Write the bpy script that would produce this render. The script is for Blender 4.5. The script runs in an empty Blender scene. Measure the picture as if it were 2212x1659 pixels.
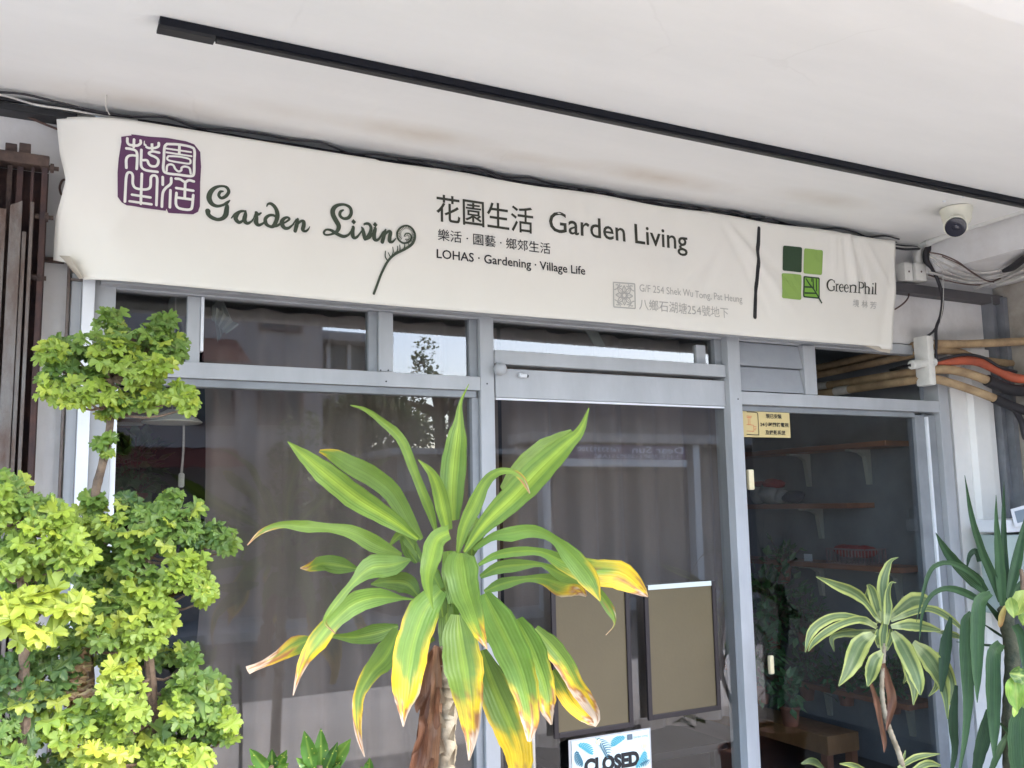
import bpy, bmesh, math, random
import numpy as np
from mathutils import Vector, Matrix
R = math.radians
rnd = random.Random(7)
scene = bpy.context.scene

# ------------------------------------------------------------------ camera
CAM = Vector((0.0, -3.6, 1.65))
AX_R = Vector((0.88739492, -0.46061285, -0.01913249)).normalized()
AX_F = Vector((0.4590576, 0.87905993, 0.12852921)).normalized()
AX_U = AX_R.cross(AX_F).normalized()
cam_d = bpy.data.cameras.new('camera')
cam = bpy.data.objects.new('camera', cam_d)
scene.collection.objects.link(cam)
m = Matrix((AX_R, AX_U, -AX_F)).transposed().to_4x4()
m.translation = CAM
cam.matrix_world = m
cam_d.sensor_width = 36.0
cam_d.lens = 2950 / 3264 * 36.0
cam_d.clip_start = 0.05
cam_d.clip_end = 2000
scene.camera = cam

# ------------------------------------------------------------------ sky, sun, exposure
SUN_EL, SUN_AZ = R(50), R(135)
world = bpy.data.worlds.new('World')
scene.world = world
world.use_nodes = True
wn = world.node_tree
bg = wn.nodes['Background']
sky = wn.nodes.new('ShaderNodeTexSky')
sky.sky_type = 'NISHITA'
sky.sun_disc = False
sky.sun_elevation = SUN_EL
sky.sun_rotation = SUN_AZ
sky.air_density = 1.0
sky.dust_density = 2.0
sky.ozone_density = 1.0
wn.links.new(sky.outputs[0], bg.inputs['Color'])
bg.inputs['Strength'].default_value = 0.15
sun_d = bpy.data.lights.new('sun', 'SUN')
sun_d.energy = 0.8
sun_d.angle = R(20)
sun_d.color = (1.0, 0.93, 0.82)
sun = bpy.data.objects.new('sun', sun_d)
scene.collection.objects.link(sun)
sd = Vector((math.sin(SUN_AZ) * math.cos(SUN_EL), math.cos(SUN_AZ) * math.cos(SUN_EL), math.sin(SUN_EL)))
sun.rotation_euler = sd.to_track_quat('Z', 'Y').to_euler()
sun.location = (0, -10, 12)
scene.view_settings.view_transform = 'Standard'
scene.view_settings.look = 'None'
scene.view_settings.exposure = 3.34
scene.view_settings.gamma = 1.0
scene.cycles.max_bounces = 10
scene.cycles.diffuse_bounces = 5
scene.cycles.transparent_max_bounces = 16
scene.cycles.sample_clamp_indirect = 8

# ------------------------------------------------------------------ measuring helpers
# a point of the photograph (measured on a 2212 px wide copy) put on the plane y = const, x = const or z = const
def ray(X, Y):
    return AX_F + AX_R * ((X - 1106) / 1999.2) + AX_U * ((829.5 - Y) / 1999.2)
def P(X, Y, y=0.0):
    d = ray(X, Y); return CAM + d * ((y - CAM.y) / d.y)
def Px(X, Y, x):
    d = ray(X, Y); return CAM + d * ((x - CAM.x) / d.x)
def Pz(X, Y, z):
    d = ray(X, Y); return CAM + d * ((z - CAM.z) / d.z)
def mir(X, Y, d):      # a thing across the street, seen in the window glass
    p = P(X, Y, d); return Vector((p.x, -p.y, p.z))

def cat(pts, n):
    """Catmull-Rom through pts (tuples of any length), n samples"""
    a = np.array(pts, float)
    if len(a) == 2:
        return [tuple(a[0] + (a[1] - a[0]) * t) for t in np.linspace(0, 1, n)]
    a = np.vstack([2 * a[0] - a[1], a, 2 * a[-1] - a[-2]])
    seg = len(a) - 3
    out = []
    for k in range(n):
        t = k / (n - 1) * seg
        i = min(int(t), seg - 1); u = t - i
        p0, p1, p2, p3 = a[i:i + 4]
        out.append(tuple(.5 * (2 * p1 + (p2 - p0) * u + (2 * p0 - 5 * p1 + 4 * p2 - p3) * u * u + (3 * p1 - p0 - 3 * p2 + p3) * u ** 3)))
    return out

# ------------------------------------------------------------------ mesh builder
class MB:
    def __init__(s): s.v = []; s.f = []; s.c = []; s.a = []; s.useC = False
    def add(s, v, f, col=None, acr=None):
        b = len(s.v); s.v += [tuple(q) for q in v]; s.f += [tuple(b + i for i in q) for q in f]
        if col is not None:
            s.useC = True
        s.c += list(col) if col is not None else [(1, 1, 1)] * len(v)
        s.a += list(acr) if acr is not None else [0.0] * len(v)
        return s
    def box(s, x0, x1, y0, y1, z0, z1, bv=0.0):
        x0, x1 = min(x0, x1), max(x0, x1); y0, y1 = min(y0, y1), max(y0, y1); z0, z1 = min(z0, z1), max(z0, z1)
        if bv <= 0:
            v = [(x0, y0, z0), (x1, y0, z0), (x1, y1, z0), (x0, y1, z0), (x0, y0, z1), (x1, y0, z1), (x1, y1, z1), (x0, y1, z1)]
            return s.add(v, [(3, 2, 1, 0), (4, 5, 6, 7), (0, 1, 5, 4), (1, 2, 6, 5), (2, 3, 7, 6), (3, 0, 4, 7)])
        bm = bmesh.new(); bmesh.ops.create_cube(bm, size=1)
        for q in bm.verts:
            q.co = Vector(((x0 + x1) / 2 + q.co.x * (x1 - x0), (y0 + y1) / 2 + q.co.y * (y1 - y0), (z0 + z1) / 2 + q.co.z * (z1 - z0)))
        bmesh.ops.bevel(bm, geom=bm.edges[:], offset=min(bv, .45 * min(x1 - x0, y1 - y0, z1 - z0)), segments=2, affect='EDGES', profile=.6)
        bm.verts.index_update()
        s.add([q.co[:] for q in bm.verts], [[q.index for q in f.verts] for f in bm.faces]); bm.free(); return s
    def tube(s, pts, r, n=10, caps=True, smooth=0, col=None):
        """pts: 3-vectors; r: number or list"""
        pts = [Vector(p[:3]) for p in pts]
        rr = [r] * len(pts) if not hasattr(r, '__len__') else list(r)
        if smooth:
            q = cat([tuple(p) + (k,) for p, k in zip(pts, rr)], smooth)
            pts = [Vector(t[:3]) for t in q]; rr = [max(1e-5, t[3]) for t in q]
        v = []; up = None
        for i, p in enumerate(pts):
            t = (pts[min(i + 1, len(pts) - 1)] - pts[max(i - 1, 0)]).normalized()
            if up is None:
                up = Vector((0, 0, 1)) if abs(t.z) < .9 else Vector((1, 0, 0))
            a = t.cross(up).normalized(); up = a.cross(t).normalized()
            for k in range(n):
                th = 2 * math.pi * k / n
                v.append(p + (a * math.cos(th) + up * math.sin(th)) * rr[i])
        f = []
        for i in range(len(pts) - 1):
            for k in range(n):
                f.append((i * n + k, i * n + (k + 1) % n, (i + 1) * n + (k + 1) % n, (i + 1) * n + k))
        if caps:
            f.append(tuple(range(n))[::-1]); f.append(tuple((len(pts) - 1) * n + k for k in range(n)))
        return s.add(v, f, [col] * len(v) if col else None)
    def lathe(s, prof, base=(0, 0, 0), axis=(0, 0, 1), n=24):
        """prof: (radius, height) pairs from base along axis"""
        A = Vector(axis).normalized(); q = A.to_track_quat('Z', 'Y'); v = []
        for r_, h in prof:
            for k in range(n):
                th = 2 * math.pi * k / n
                v.append(Vector(base) + q @ Vector((r_ * math.cos(th), r_ * math.sin(th), h)))
        f = []
        for i in range(len(prof) - 1):
            for k in range(n):
                f.append((i * n + k, i * n + (k + 1) % n, (i + 1) * n + (k + 1) % n, (i + 1) * n + k))
        f.append(tuple(range(n))[::-1]); f.append(tuple((len(prof) - 1) * n + k for k in range(n)))
        return s.add(v, f)
    def prism(s, poly, y0, y1):
        """polygon of (x,z) pairs extruded from y0 to y1"""
        n = len(poly)
        v = [(p[0], y0, p[1]) for p in poly] + [(p[0], y1, p[1]) for p in poly]
        f = [tuple(range(n)), tuple(range(2 * n - 1, n - 1, -1))] + [(i, i + n, (i + 1) % n + n, (i + 1) % n) for i in range(n)]
        return s.add(v, f)
    def quad(s, a, b, c, d): return s.add([a, b, c, d], [(0, 1, 2, 3)])

ORG = {}
def build(name, mb, mat, parent=None, smooth=False, origin=None):
    if parent is not None:
        o0 = ORG[parent.name]
    elif origin is not None:
        o0 = Vector(origin)
    else:
        a = np.array(mb.v); o0 = Vector(((a[:, 0].min() + a[:, 0].max()) / 2, (a[:, 1].min() + a[:, 1].max()) / 2, a[:, 2].min()))
    me = bpy.data.meshes.new(name)
    me.from_pydata([(x - o0.x, y - o0.y, z - o0.z) for x, y, z in mb.v], [], mb.f)
    if mb.useC:
        ca = me.color_attributes.new('pigment', 'FLOAT_COLOR', 'POINT')
        ca.data.foreach_set('color', np.array([(c[0], c[1], c[2], 1.0) for c in mb.c], dtype=np.float32).ravel())
        aa = me.attributes.new('across', 'FLOAT', 'POINT')
        aa.data.foreach_set('value', np.array(mb.a, dtype=np.float32))
    bm = bmesh.new(); bm.from_mesh(me)
    if not mb.useC:
        bmesh.ops.recalc_face_normals(bm, faces=bm.faces[:])
    bm.to_mesh(me); bm.free()
    if smooth:
        me.polygons.foreach_set('use_smooth', [True] * len(me.polygons))
        if smooth != 'full':
            try: me.set_sharp_from_angle(angle=R(38))
            except Exception: pass
    me.materials.append(mat)
    o = bpy.data.objects.new(name, me)
    scene.collection.objects.link(o)
    if parent is not None:
        o.parent = parent
    else:
        o.location = o0
    ORG[o.name] = o0
    return o
def thing(name, label, category, loc, group=None, kind=None):
    o = bpy.data.objects.new(name, None); o.empty_display_size = .1
    scene.collection.objects.link(o); o.location = loc; ORG[o.name] = Vector(loc)
    tag(o, label, category, group, kind); return o
def tag(o, label=None, category=None, group=None, kind=None):
    if label: o['label'] = label
    if category: o['category'] = category
    if group: o['group'] = group
    if kind: o['kind'] = kind
    return o

# ------------------------------------------------------------------ materials
def hexc(h):
    c = [int(h[i:i + 2], 16) / 255 for i in (0, 2, 4)]
    return tuple((x / 12.92 if x <= .04045 else ((x + .055) / 1.055) ** 2.4) for x in c) + (1,)
def mat(name, col, rough=.6, metal=0., noise=None, bump=0., bscale=60., spec=.5, col2=None, nscale=4., stretch=(1, 1, 1), rough2=None):
    m_ = bpy.data.materials.new(name); m_.use_nodes = True
    nt = m_.node_tree; b = nt.nodes['Principled BSDF']
    b.inputs['Base Color'].default_value = (*col[:3], 1); b.inputs['Roughness'].default_value = rough
    b.inputs['Metallic'].default_value = metal; b.inputs['Specular IOR Level'].default_value = spec
    if noise or col2:
        tc = nt.nodes.new('ShaderNodeTexCoord'); mp = nt.nodes.new('ShaderNodeMapping'); mp.inputs['Scale'].default_value = stretch
        nt.links.new(tc.outputs['Object'], mp.inputs['Vector'])
        n = nt.nodes.new('ShaderNodeTexNoise'); n.inputs['Scale'].default_value = nscale; n.inputs['Detail'].default_value = 6
        n.inputs['Roughness'].default_value = .62
        nt.links.new(mp.outputs[0], n.inputs['Vector'])
        r = nt.nodes.new('ShaderNodeValToRGB'); c2 = col2 or tuple(c * (1 - noise) for c in col[:3])
        r.color_ramp.elements[0].position = .36; r.color_ramp.elements[1].position = .64
        r.color_ramp.elements[0].color = (*c2[:3], 1); r.color_ramp.elements[1].color = (*col[:3], 1)
        nt.links.new(n.outputs['Fac'], r.inputs[0]); nt.links.new(r.outputs[0], b.inputs['Base Color'])
    if bump:
        tc = nt.nodes.new('ShaderNodeTexCoord')
        n = nt.nodes.new('ShaderNodeTexNoise'); n.inputs['Scale'].default_value = bscale; n.inputs['Detail'].default_value = 4
        nt.links.new(tc.outputs['Object'], n.inputs['Vector'])
        bp = nt.nodes.new('ShaderNodeBump'); bp.inputs['Strength'].default_value = bump; bp.inputs['Distance'].default_value = .01
        nt.links.new(n.outputs['Fac'], bp.inputs['Height']); nt.links.new(bp.outputs[0], b.inputs['Normal'])
    return m_
M = {}
M['frame'] = mat('grey_painted_aluminium', (.42, .432, .447), .42, 0., noise=.16, nscale=5, stretch=(1, 1, .35), bump=.06, bscale=25)
M['frame_shaded'] = mat('shaded_grey_aluminium', (.27, .285, .30), .45, 0., noise=.2, nscale=6)  # darker copy of the frame grey, shade of the reveals put into colour
M['frame_white'] = mat('white_coated_aluminium', (.78, .80, .83), .4, noise=.08, nscale=5)
M['louvre'] = mat('grey_louvre', (.33, .345, .37), .5, noise=.12, nscale=6)
M['wall'] = mat('white_wall_paint', (.72, .71, .70), .8, col2=(.60, .58, .56), nscale=3, bump=.25, bscale=30)
M['wallgrey'] = mat('grey_stained_wall', (.42, .39, .34), .85, col2=(.27, .24, .20), nscale=5, bump=.3, bscale=20)
M['black'] = mat('black_plastic', (.012, .012, .014), .5, bump=.05)
M['track'] = mat('black_track_metal', (.006, .007, .012), .5, spec=.25)
M['cable_black'] = mat('black_cable', (.02, .018, .022), .6)
M['cable_white'] = mat('white_cable', (.62, .60, .56), .6, noise=.25, nscale=20)
M['cable_brown'] = mat('brown_wire', (.09, .05, .04), .6)
M['plastic_white'] = mat('white_plastic', (.74, .73, .68), .4, noise=.12, nscale=12)
M['plastic_cream'] = mat('cream_plastic', (.80, .70, .45), .4)
M['camera_cream'] = mat('ivory_plastic', (.74, .72, .60), .35)
M['bracket'] = mat('dull_ivory_bracket', (.46, .45, .38), .5)
M['lens'] = mat('dark_lens', (.015, .017, .03), .12)
M['rust'] = mat('rusty_iron', (.10, .065, .05), .8, col2=(.035, .022, .02), nscale=14, bump=.6, bscale=60)
M['rustdark'] = mat('dark_rusty_iron', (.03, .02, .022), .75, col2=(.075, .035, .028), nscale=9, bump=.4, bscale=50)
M['flake'] = mat('flaking_grey_paint', (.19, .18, .17), .7, col2=(.10, .06, .045), nscale=11, bump=.5, bscale=60, stretch=(1, 1, .35))
M['tan'] = mat('tan_pipe_insulation', (.44, .31, .175), .8, col2=(.27, .18, .10), nscale=9, bump=.4, bscale=40)
M['orange'] = mat('orange_conduit', (.46, .10, .045), .6, col2=(.33, .075, .04), nscale=9, bump=.15)
M['tape'] = mat('white_pipe_tape', (.60, .56, .50), .7, noise=.2, nscale=20)
M['wood'] = mat('red_brown_wood', (.40, .15, .07), .5, col2=(.24, .09, .045), nscale=7, stretch=(1, .12, 1))
M['woodlight'] = mat('amber_wood', (.42, .22, .09), .5, col2=(.30, .14, .05), nscale=8, stretch=(1, 1, .2))
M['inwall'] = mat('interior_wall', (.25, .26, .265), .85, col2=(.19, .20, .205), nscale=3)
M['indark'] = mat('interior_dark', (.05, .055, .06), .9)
M['terracotta'] = mat('terracotta', (.30, .11, .06), .8, noise=.2)
M['board'] = mat('olive_gold_board', (.125, .097, .05), .35, col2=(.11, .085, .045), nscale=2, bump=.05)
M['boardblack'] = mat('dark_board_frame', (.02, .014, .016), .45)
M['steel'] = mat('brushed_steel', (.62, .62, .60), .3, 1.)
M['silver'] = mat('pale_tape_strip', (.62, .68, .64), .4)
M['red'] = mat('red_cloth', (.42, .02, .02), .8, noise=.3, nscale=10)
M['clothwhite'] = mat('soft_white_cloth', (.5, .5, .48), .9, noise=.3, nscale=10)
M['asphalt'] = mat('asphalt', (.055, .055, .057), .9, noise=.3, nscale=3, bump=.3)
M['concrete'] = mat('pale_concrete', (.48, .45, .41), .85, col2=(.38, .355, .32), nscale=2.2, bump=.2)
M['bark'] = mat('brown_bark', (.20, .135, .085), .85, col2=(.09, .06, .04), nscale=30, bump=.5, bscale=80)
M['ringbark'] = mat('pale_ringed_stem', (.42, .36, .26), .75, col2=(.24, .19, .12), nscale=16, bump=.4, bscale=50)

def glass_mat(name, tint, ior):
    g = bpy.data.materials.new(name); g.use_nodes = True; nt = g.node_tree; nt.nodes.clear()
    o = nt.nodes.new('ShaderNodeOutputMaterial'); mx = nt.nodes.new('ShaderNodeMixShader')
    t = nt.nodes.new('ShaderNodeBsdfTransparent'); t.inputs[0].default_value = (*tint, 1)
    gl = nt.nodes.new('ShaderNodeBsdfGlossy'); gl.inputs['Roughness'].default_value = 0.0
    gl.inputs['Color'].default_value = (.97, .97, 1, 1)
    fr = nt.nodes.new('ShaderNodeFresnel'); fr.inputs['IOR'].default_value = ior
    tc = nt.nodes.new('ShaderNodeTexCoord'); n = nt.nodes.new('ShaderNodeTexNoise'); n.inputs['Scale'].default_value = 1.6
    n.inputs['Detail'].default_value = 1
    bp = nt.nodes.new('ShaderNodeBump'); bp.inputs['Strength'].default_value = .02; bp.inputs['Distance'].default_value = .02
    nt.links.new(tc.outputs['Object'], n.inputs['Vector']); nt.links.new(n.outputs['Fac'], bp.inputs['Height'])
    nt.links.new(bp.outputs[0], gl.inputs['Normal'])
    ge = nt.nodes.new('ShaderNodeNewGeometry'); su = nt.nodes.new('ShaderNodeMath'); su.operation = 'SUBTRACT'; su.inputs[0].default_value = 1.0
    nt.links.new(ge.outputs['Backfacing'], su.inputs[1]); pm = nt.nodes.new('ShaderNodeMath'); pm.operation = 'MULTIPLY'
    nt.links.new(fr.outputs[0], pm.inputs[0]); nt.links.new(su.outputs[0], pm.inputs[1])
    nt.links.new(pm.outputs[0], mx.inputs[0]); nt.links.new(t.outputs[0], mx.inputs[1]); nt.links.new(gl.outputs[0], mx.inputs[2])
    nt.links.new(mx.outputs[0], o.inputs[0])
    return g
M['glass'] = glass_mat('window_glass', (.80, .80, .79), 1.71)
M['glass_dim'] = glass_mat('dusty_window_glass', (.76, .78, .80), 1.5)

def ceiling_mat():
    m_ = mat('white_ceiling_paint', (.81, .80, .77), .85, col2=(.755, .748, .72), nscale=1.5, bump=.2, bscale=14, stretch=(.35, 1.6, 1))
    nt = m_.node_tree; b = nt.nodes['Principled BSDF']
    src = b.inputs['Base Color'].links[0].from_socket
    tc = nt.nodes.new('ShaderNodeTexCoord')
    prev = src
    for (SX, SY, rx, ry, f) in ((905, 290, .42, .12, .5), (1415, 382, .55, .12, .5), (300, 218, .6, .12, .3), (1780, 430, .4, .12, .35), (1150, 345, .3, .09, .3), (620, 242, .3, .1, .2)):
        cx, cy = Pz(SX, SY, 3.108).x, Pz(SX, SY, 3.108).y
        mp = nt.nodes.new('ShaderNodeMapping'); mp.vector_type = 'TEXTURE'
        mp.inputs['Location'].default_value = (cx, cy, 0); mp.inputs['Scale'].default_value = (rx, ry, 1)
        nt.links.new(tc.outputs['Object'], mp.inputs['Vector'])
        g = nt.nodes.new('ShaderNodeTexGradient'); g.gradient_type = 'SPHERICAL'
        nt.links.new(mp.outputs[0], g.inputs[0])
        n = nt.nodes.new('ShaderNodeTexNoise'); n.inputs['Scale'].default_value = 5; n.inputs['Detail'].default_value = 5
        nt.links.new(tc.outputs['Object'], n.inputs['Vector'])
        mu = nt.nodes.new('ShaderNodeMath'); mu.operation = 'MULTIPLY'; nt.links.new(g.outputs['Fac'], mu.inputs[0]); nt.links.new(n.outputs['Fac'], mu.inputs[1])
        m2 = nt.nodes.new('ShaderNodeMath'); m2.operation = 'MULTIPLY'; m2.inputs[1].default_value = f * 2; nt.links.new(mu.outputs[0], m2.inputs[0])
        mx = nt.nodes.new('ShaderNodeMix'); mx.data_type = 'RGBA'
        nt.links.new(m2.outputs[0], mx.inputs['Factor']); nt.links.new(prev, mx.inputs['A']); mx.inputs['B'].default_value = (.52, .44, .34, 1)
        prev = mx.outputs['Result']
    wn_ = nt.nodes.new('ShaderNodeTexNoise'); wn_.inputs['Scale'].default_value = 2.5; wn_.inputs['Detail'].default_value = 5; nt.links.new(tc.outputs['Object'], wn_.inputs['Vector'])
    va = nt.nodes.new('ShaderNodeMix'); va.data_type = 'RGBA'; va.inputs['Factor'].default_value = .18; nt.links.new(tc.outputs['Object'], va.inputs['A']); nt.links.new(wn_.outputs['Color'], va.inputs['B'])
    vo = nt.nodes.new('ShaderNodeTexVoronoi'); vo.feature = 'DISTANCE_TO_EDGE'; vo.inputs['Scale'].default_value = 1.1; nt.links.new(va.outputs['Result'], vo.inputs['Vector'])
    mr = nt.nodes.new('ShaderNodeMapRange'); mr.inputs['From Max'].default_value = .006; mr.inputs['To Min'].default_value = .10; mr.inputs['To Max'].default_value = 0; nt.links.new(vo.outputs['Distance'], mr.inputs['Value'])
    mk_ = nt.nodes.new('ShaderNodeMapRange'); mk_.inputs['From Min'].default_value = .5; mk_.inputs['From Max'].default_value = .62; nt.links.new(wn_.outputs['Fac'], mk_.inputs['Value'])
    mm_ = nt.nodes.new('ShaderNodeMath'); mm_.operation = 'MULTIPLY'; nt.links.new(mr.outputs[0], mm_.inputs[0]); nt.links.new(mk_.outputs[0], mm_.inputs[1])
    mx = nt.nodes.new('ShaderNodeMix'); mx.data_type = 'RGBA'; nt.links.new(mm_.outputs[0], mx.inputs['Factor']); nt.links.new(prev, mx.inputs['A']); mx.inputs['B'].default_value = (.45, .42, .38, 1); prev = mx.outputs['Result']
    nt.links.new(prev, b.inputs['Base Color'])
    return m_
M['ceiling'] = ceiling_mat()

def banner_mat():
    m_ = mat('cream_vinyl', (.80, .778, .71), .55, col2=(.765, .74, .67), nscale=1.4, bump=.06, bscale=6)
    return m_
M['banner'] = banner_mat()

def fabric_mat():
    m_ = bpy.data.materials.new('mauve_grey_curtain'); m_.use_nodes = True; nt = m_.node_tree
    b = nt.nodes['Principled BSDF']; b.inputs['Roughness'].default_value = .9; b.inputs['Base Color'].default_value = (.31, .262, .236, 1)
    b.inputs['Sheen Weight'].default_value = .2
    tr = nt.nodes.new('ShaderNodeBsdfTranslucent'); tr.inputs[0].default_value = (.3, .26, .25, 1)
    mx = nt.nodes.new('ShaderNodeMixShader'); mx.inputs[0].default_value = .15
    nt.links.new(b.outputs[0], mx.inputs[1]); nt.links.new(tr.outputs[0], mx.inputs[2]); nt.links.new(mx.outputs[0], nt.nodes['Material Output'].inputs[0])
    return m_
M['curtain'] = fabric_mat()

def leaf_mat(name, rough=.38, trans=.3, vein=0., veinscale=9., dots=None, spec=.5):
    m_ = bpy.data.materials.new(name); m_.use_nodes = True; nt = m_.node_tree; b = nt.nodes['Principled BSDF']
    at = nt.nodes.new('ShaderNodeAttribute'); at.attribute_name = 'pigment'
    col = at.outputs['Color']
    tc = nt.nodes.new('ShaderNodeTexCoord'); n = nt.nodes.new('ShaderNodeTexNoise'); n.inputs['Scale'].default_value = 22; n.inputs['Detail'].default_value = 4
    nt.links.new(tc.outputs['Object'], n.inputs['Vector'])
    mr = nt.nodes.new('ShaderNodeMapRange'); mr.inputs['To Min'].default_value = .78; mr.inputs['To Max'].default_value = 1.2
    nt.links.new(n.outputs['Fac'], mr.inputs['Value'])
    hv = nt.nodes.new('ShaderNodeHueSaturation'); nt.links.new(col, hv.inputs['Color']); nt.links.new(mr.outputs[0], hv.inputs['Value'])
    col = hv.outputs[0]
    if vein:
        ab = nt.nodes.new('ShaderNodeAttribute'); ab.attribute_name = 'across'
        nn = nt.nodes.new('ShaderNodeTexNoise'); nn.noise_dimensions = '1D'; nn.inputs['Scale'].default_value = 9; nn.inputs['Detail'].default_value = 3
        nt.links.new(ab.outputs['Fac'], nn.inputs['W'])
        m3 = nt.nodes.new('ShaderNodeMapRange'); m3.inputs['From Min'].default_value = .3; m3.inputs['From Max'].default_value = .7; m3.inputs['To Min'].default_value = .80; m3.inputs['To Max'].default_value = 1.18
        nt.links.new(nn.outputs['Fac'], m3.inputs['Value'])
        h2_ = nt.nodes.new('ShaderNodeHueSaturation'); nt.links.new(col, h2_.inputs['Color']); nt.links.new(m3.outputs[0], h2_.inputs['Value']); col = h2_.outputs[0]
    if dots:
        vo = nt.nodes.new('ShaderNodeTexVoronoi'); vo.inputs['Scale'].default_value = dots[0]
        nt.links.new(tc.outputs['Object'], vo.inputs['Vector'])
        lt = nt.nodes.new('ShaderNodeMapRange'); lt.inputs['From Min'].default_value = dots[1]; lt.inputs['From Max'].default_value = dots[1] * .7
        nt.links.new(vo.outputs['Distance'], lt.inputs['Value'])
        mx = nt.nodes.new('ShaderNodeMix'); mx.data_type = 'RGBA'; mx.inputs['B'].default_value = (.62, .62, .12, 1)
        nt.links.new(lt.outputs[0], mx.inputs['Factor']); nt.links.new(col, mx.inputs['A']); col = mx.outputs['Result']
    nt.links.new(col, b.inputs['Base Color']); b.inputs['Roughness'].default_value = rough; b.inputs['Specular IOR Level'].default_value = spec
    if vein:
        aa = nt.nodes.new('ShaderNodeAttribute'); aa.attribute_name = 'across'
        mu = nt.nodes.new('ShaderNodeMath'); mu.operation = 'MULTIPLY'; mu.inputs[1].default_value = veinscale * math.pi
        nt.links.new(aa.outputs['Fac'], mu.inputs[0])
        si = nt.nodes.new('ShaderNodeMath'); si.operation = 'COSINE'; nt.links.new(mu.outputs[0], si.inputs[0])
        bp = nt.nodes.new('ShaderNodeBump'); bp.inputs['Strength'].default_value = vein; bp.inputs['Distance'].default_value = .002
        nt.links.new(si.outputs[0], bp.inputs['Height']); nt.links.new(bp.outputs[0], b.inputs['Normal'])
    tr = nt.nodes.new('ShaderNodeBsdfTranslucent'); nt.links.new(col, tr.inputs[0])
    mx = nt.nodes.new('ShaderNodeMixShader'); mx.inputs[0].default_value = trans
    nt.links.new(b.outputs[0], mx.inputs[1]); nt.links.new(tr.outputs[0], mx.inputs[2]); nt.links.new(mx.outputs[0], nt.nodes['Material Output'].inputs[0])
    return m_
M['yucca'] = leaf_mat('stiff_dark_leaf', .5, .12, vein=.3, spec=.3)
M['leaf'] = leaf_mat('strap_leaf', .42, .25, vein=.22, spec=.35)
M['leafsmall'] = leaf_mat('small_leaf', .45, .3)
M['leafdots'] = leaf_mat('spotted_leaf', .3, .25, dots=(75, .16))
M['leafin'] = leaf_mat('indoor_leaf', .4, .2)

def ink(name, c): return mat(name, c, .6)
M['ink_purple'] = ink('purple_ink', (.105, .035, .095))
M['ink_green'] = ink('dark_green_ink', (.045, .062, .038))
M['ink_dark'] = ink('olive_black_ink', (.035, .036, .024))
M['ink_black'] = ink('black_ink', (.012, .012, .014))
M['ink_grey'] = ink('faded_grey_ink', (.46, .45, .42))
M['ink_grey2'] = ink('very_faded_grey_ink', (.56, .55, .51))
M['ink_cream'] = ink('cream_ink', (.80, .79, .72))
M['ink_darkgreen'] = ink('forest_ink', (.022, .055, .022))
M['ink_lime'] = ink('lime_ink', (.27, .42, .095))
M['ink_lime2'] = ink('bright_leaf_ink', (.20, .42, .05))
M['ink_teal'] = ink('teal_ink', (.10, .38, .46))
M['ink_teal2'] = ink('dark_teal_ink', (.05, .16, .22))
M['ink_flower'] = ink('pale_yellow_ink', (.75, .72, .45))
M['paper'] = mat('blue_white_paper', (.68, .80, .80), .35)
M['notice'] = mat('pale_gold_plate', (.62, .49, .22), .5)
M['ink_red'] = ink('orange_red_ink', (.62, .16, .07))

# ================================================================== SETTING
CZ = 3.108          # ceiling height
SZ = P(2150, 622).z # lower soffit on the right
XR = 5.27           # right side wall
XB = 4.56           # side face of the lowered soffit
b = MB(); b.box(-60, 60, -70, 0.0, -.3, 0.0)
pave = build('pavement', MB().box(-12, 14, -4.6, -.02, -.25, .03), M['concrete'], origin=(0, 0, 0)); tag(pave, kind='structure')
porch = build('bounce_cutting_floor', MB().box(-6, 9, -2.3, -.02, .031, .05), mat('bounce_cutting_dark', (.09, .08, .07), .6, noise=.3), origin=(0, 0, 0)); tag(porch, kind='structure')  # unseen dark floor added to cut bounce onto the ceiling by the wall
road = build('road', MB().box(-60, 60, -9.2, -4.65, -.4, -.10), M['asphalt'], origin=(0, 0, 0)); tag(road, kind='structure')
farp = build('far_pavement', MB().box(-60, 60, -12.4, -9.25, -.4, .02), M['concrete'], origin=(0, 0, 0)); tag(farp, kind='structure')
grd = build('ground', MB().box(-400, 400, -500, 200, -.9, -.45), M['concrete'], origin=(0, 0, 0)); tag(grd, kind='structure')
yrd = build('yard_ground', MB().box(-60, 60, -70, -12.45, -.4, -.02), M['concrete'], origin=(0, 0, 0)); tag(yrd, kind='structure')
infl = build('indoor_floor', MB().box(-.35, 5.2, .14, 4.5, -.2, .03), mat('dark_floor_tile', (.10, .085, .08), .35, noise=.2), origin=(0, 0, 0)); tag(infl, kind='structure')

c = MB(); c.box(-4, XR + 1.5, -2.2, .02, CZ, CZ + .3)
ceil_ = build('ceiling', c, M['ceiling'], origin=(0, 0, CZ)); tag(ceil_, kind='structure')
ybm = Pz(2130, 27, 2.85).y
bm_ = MB().box(-4, XR + 1.5, ybm - .12, ybm, 2.85, CZ + .9)
beam = build('ceiling_beam', bm_, M['ceiling'], origin=(0, -2.3, 2.82)); tag(beam, kind='structure')
sof = build('lowered_soffit', MB().box(XB, XR + 1.4, -2.19, .018, SZ, CZ - .003), M['wall'], origin=(XB, 0, SZ)); tag(sof, kind='structure')

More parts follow.
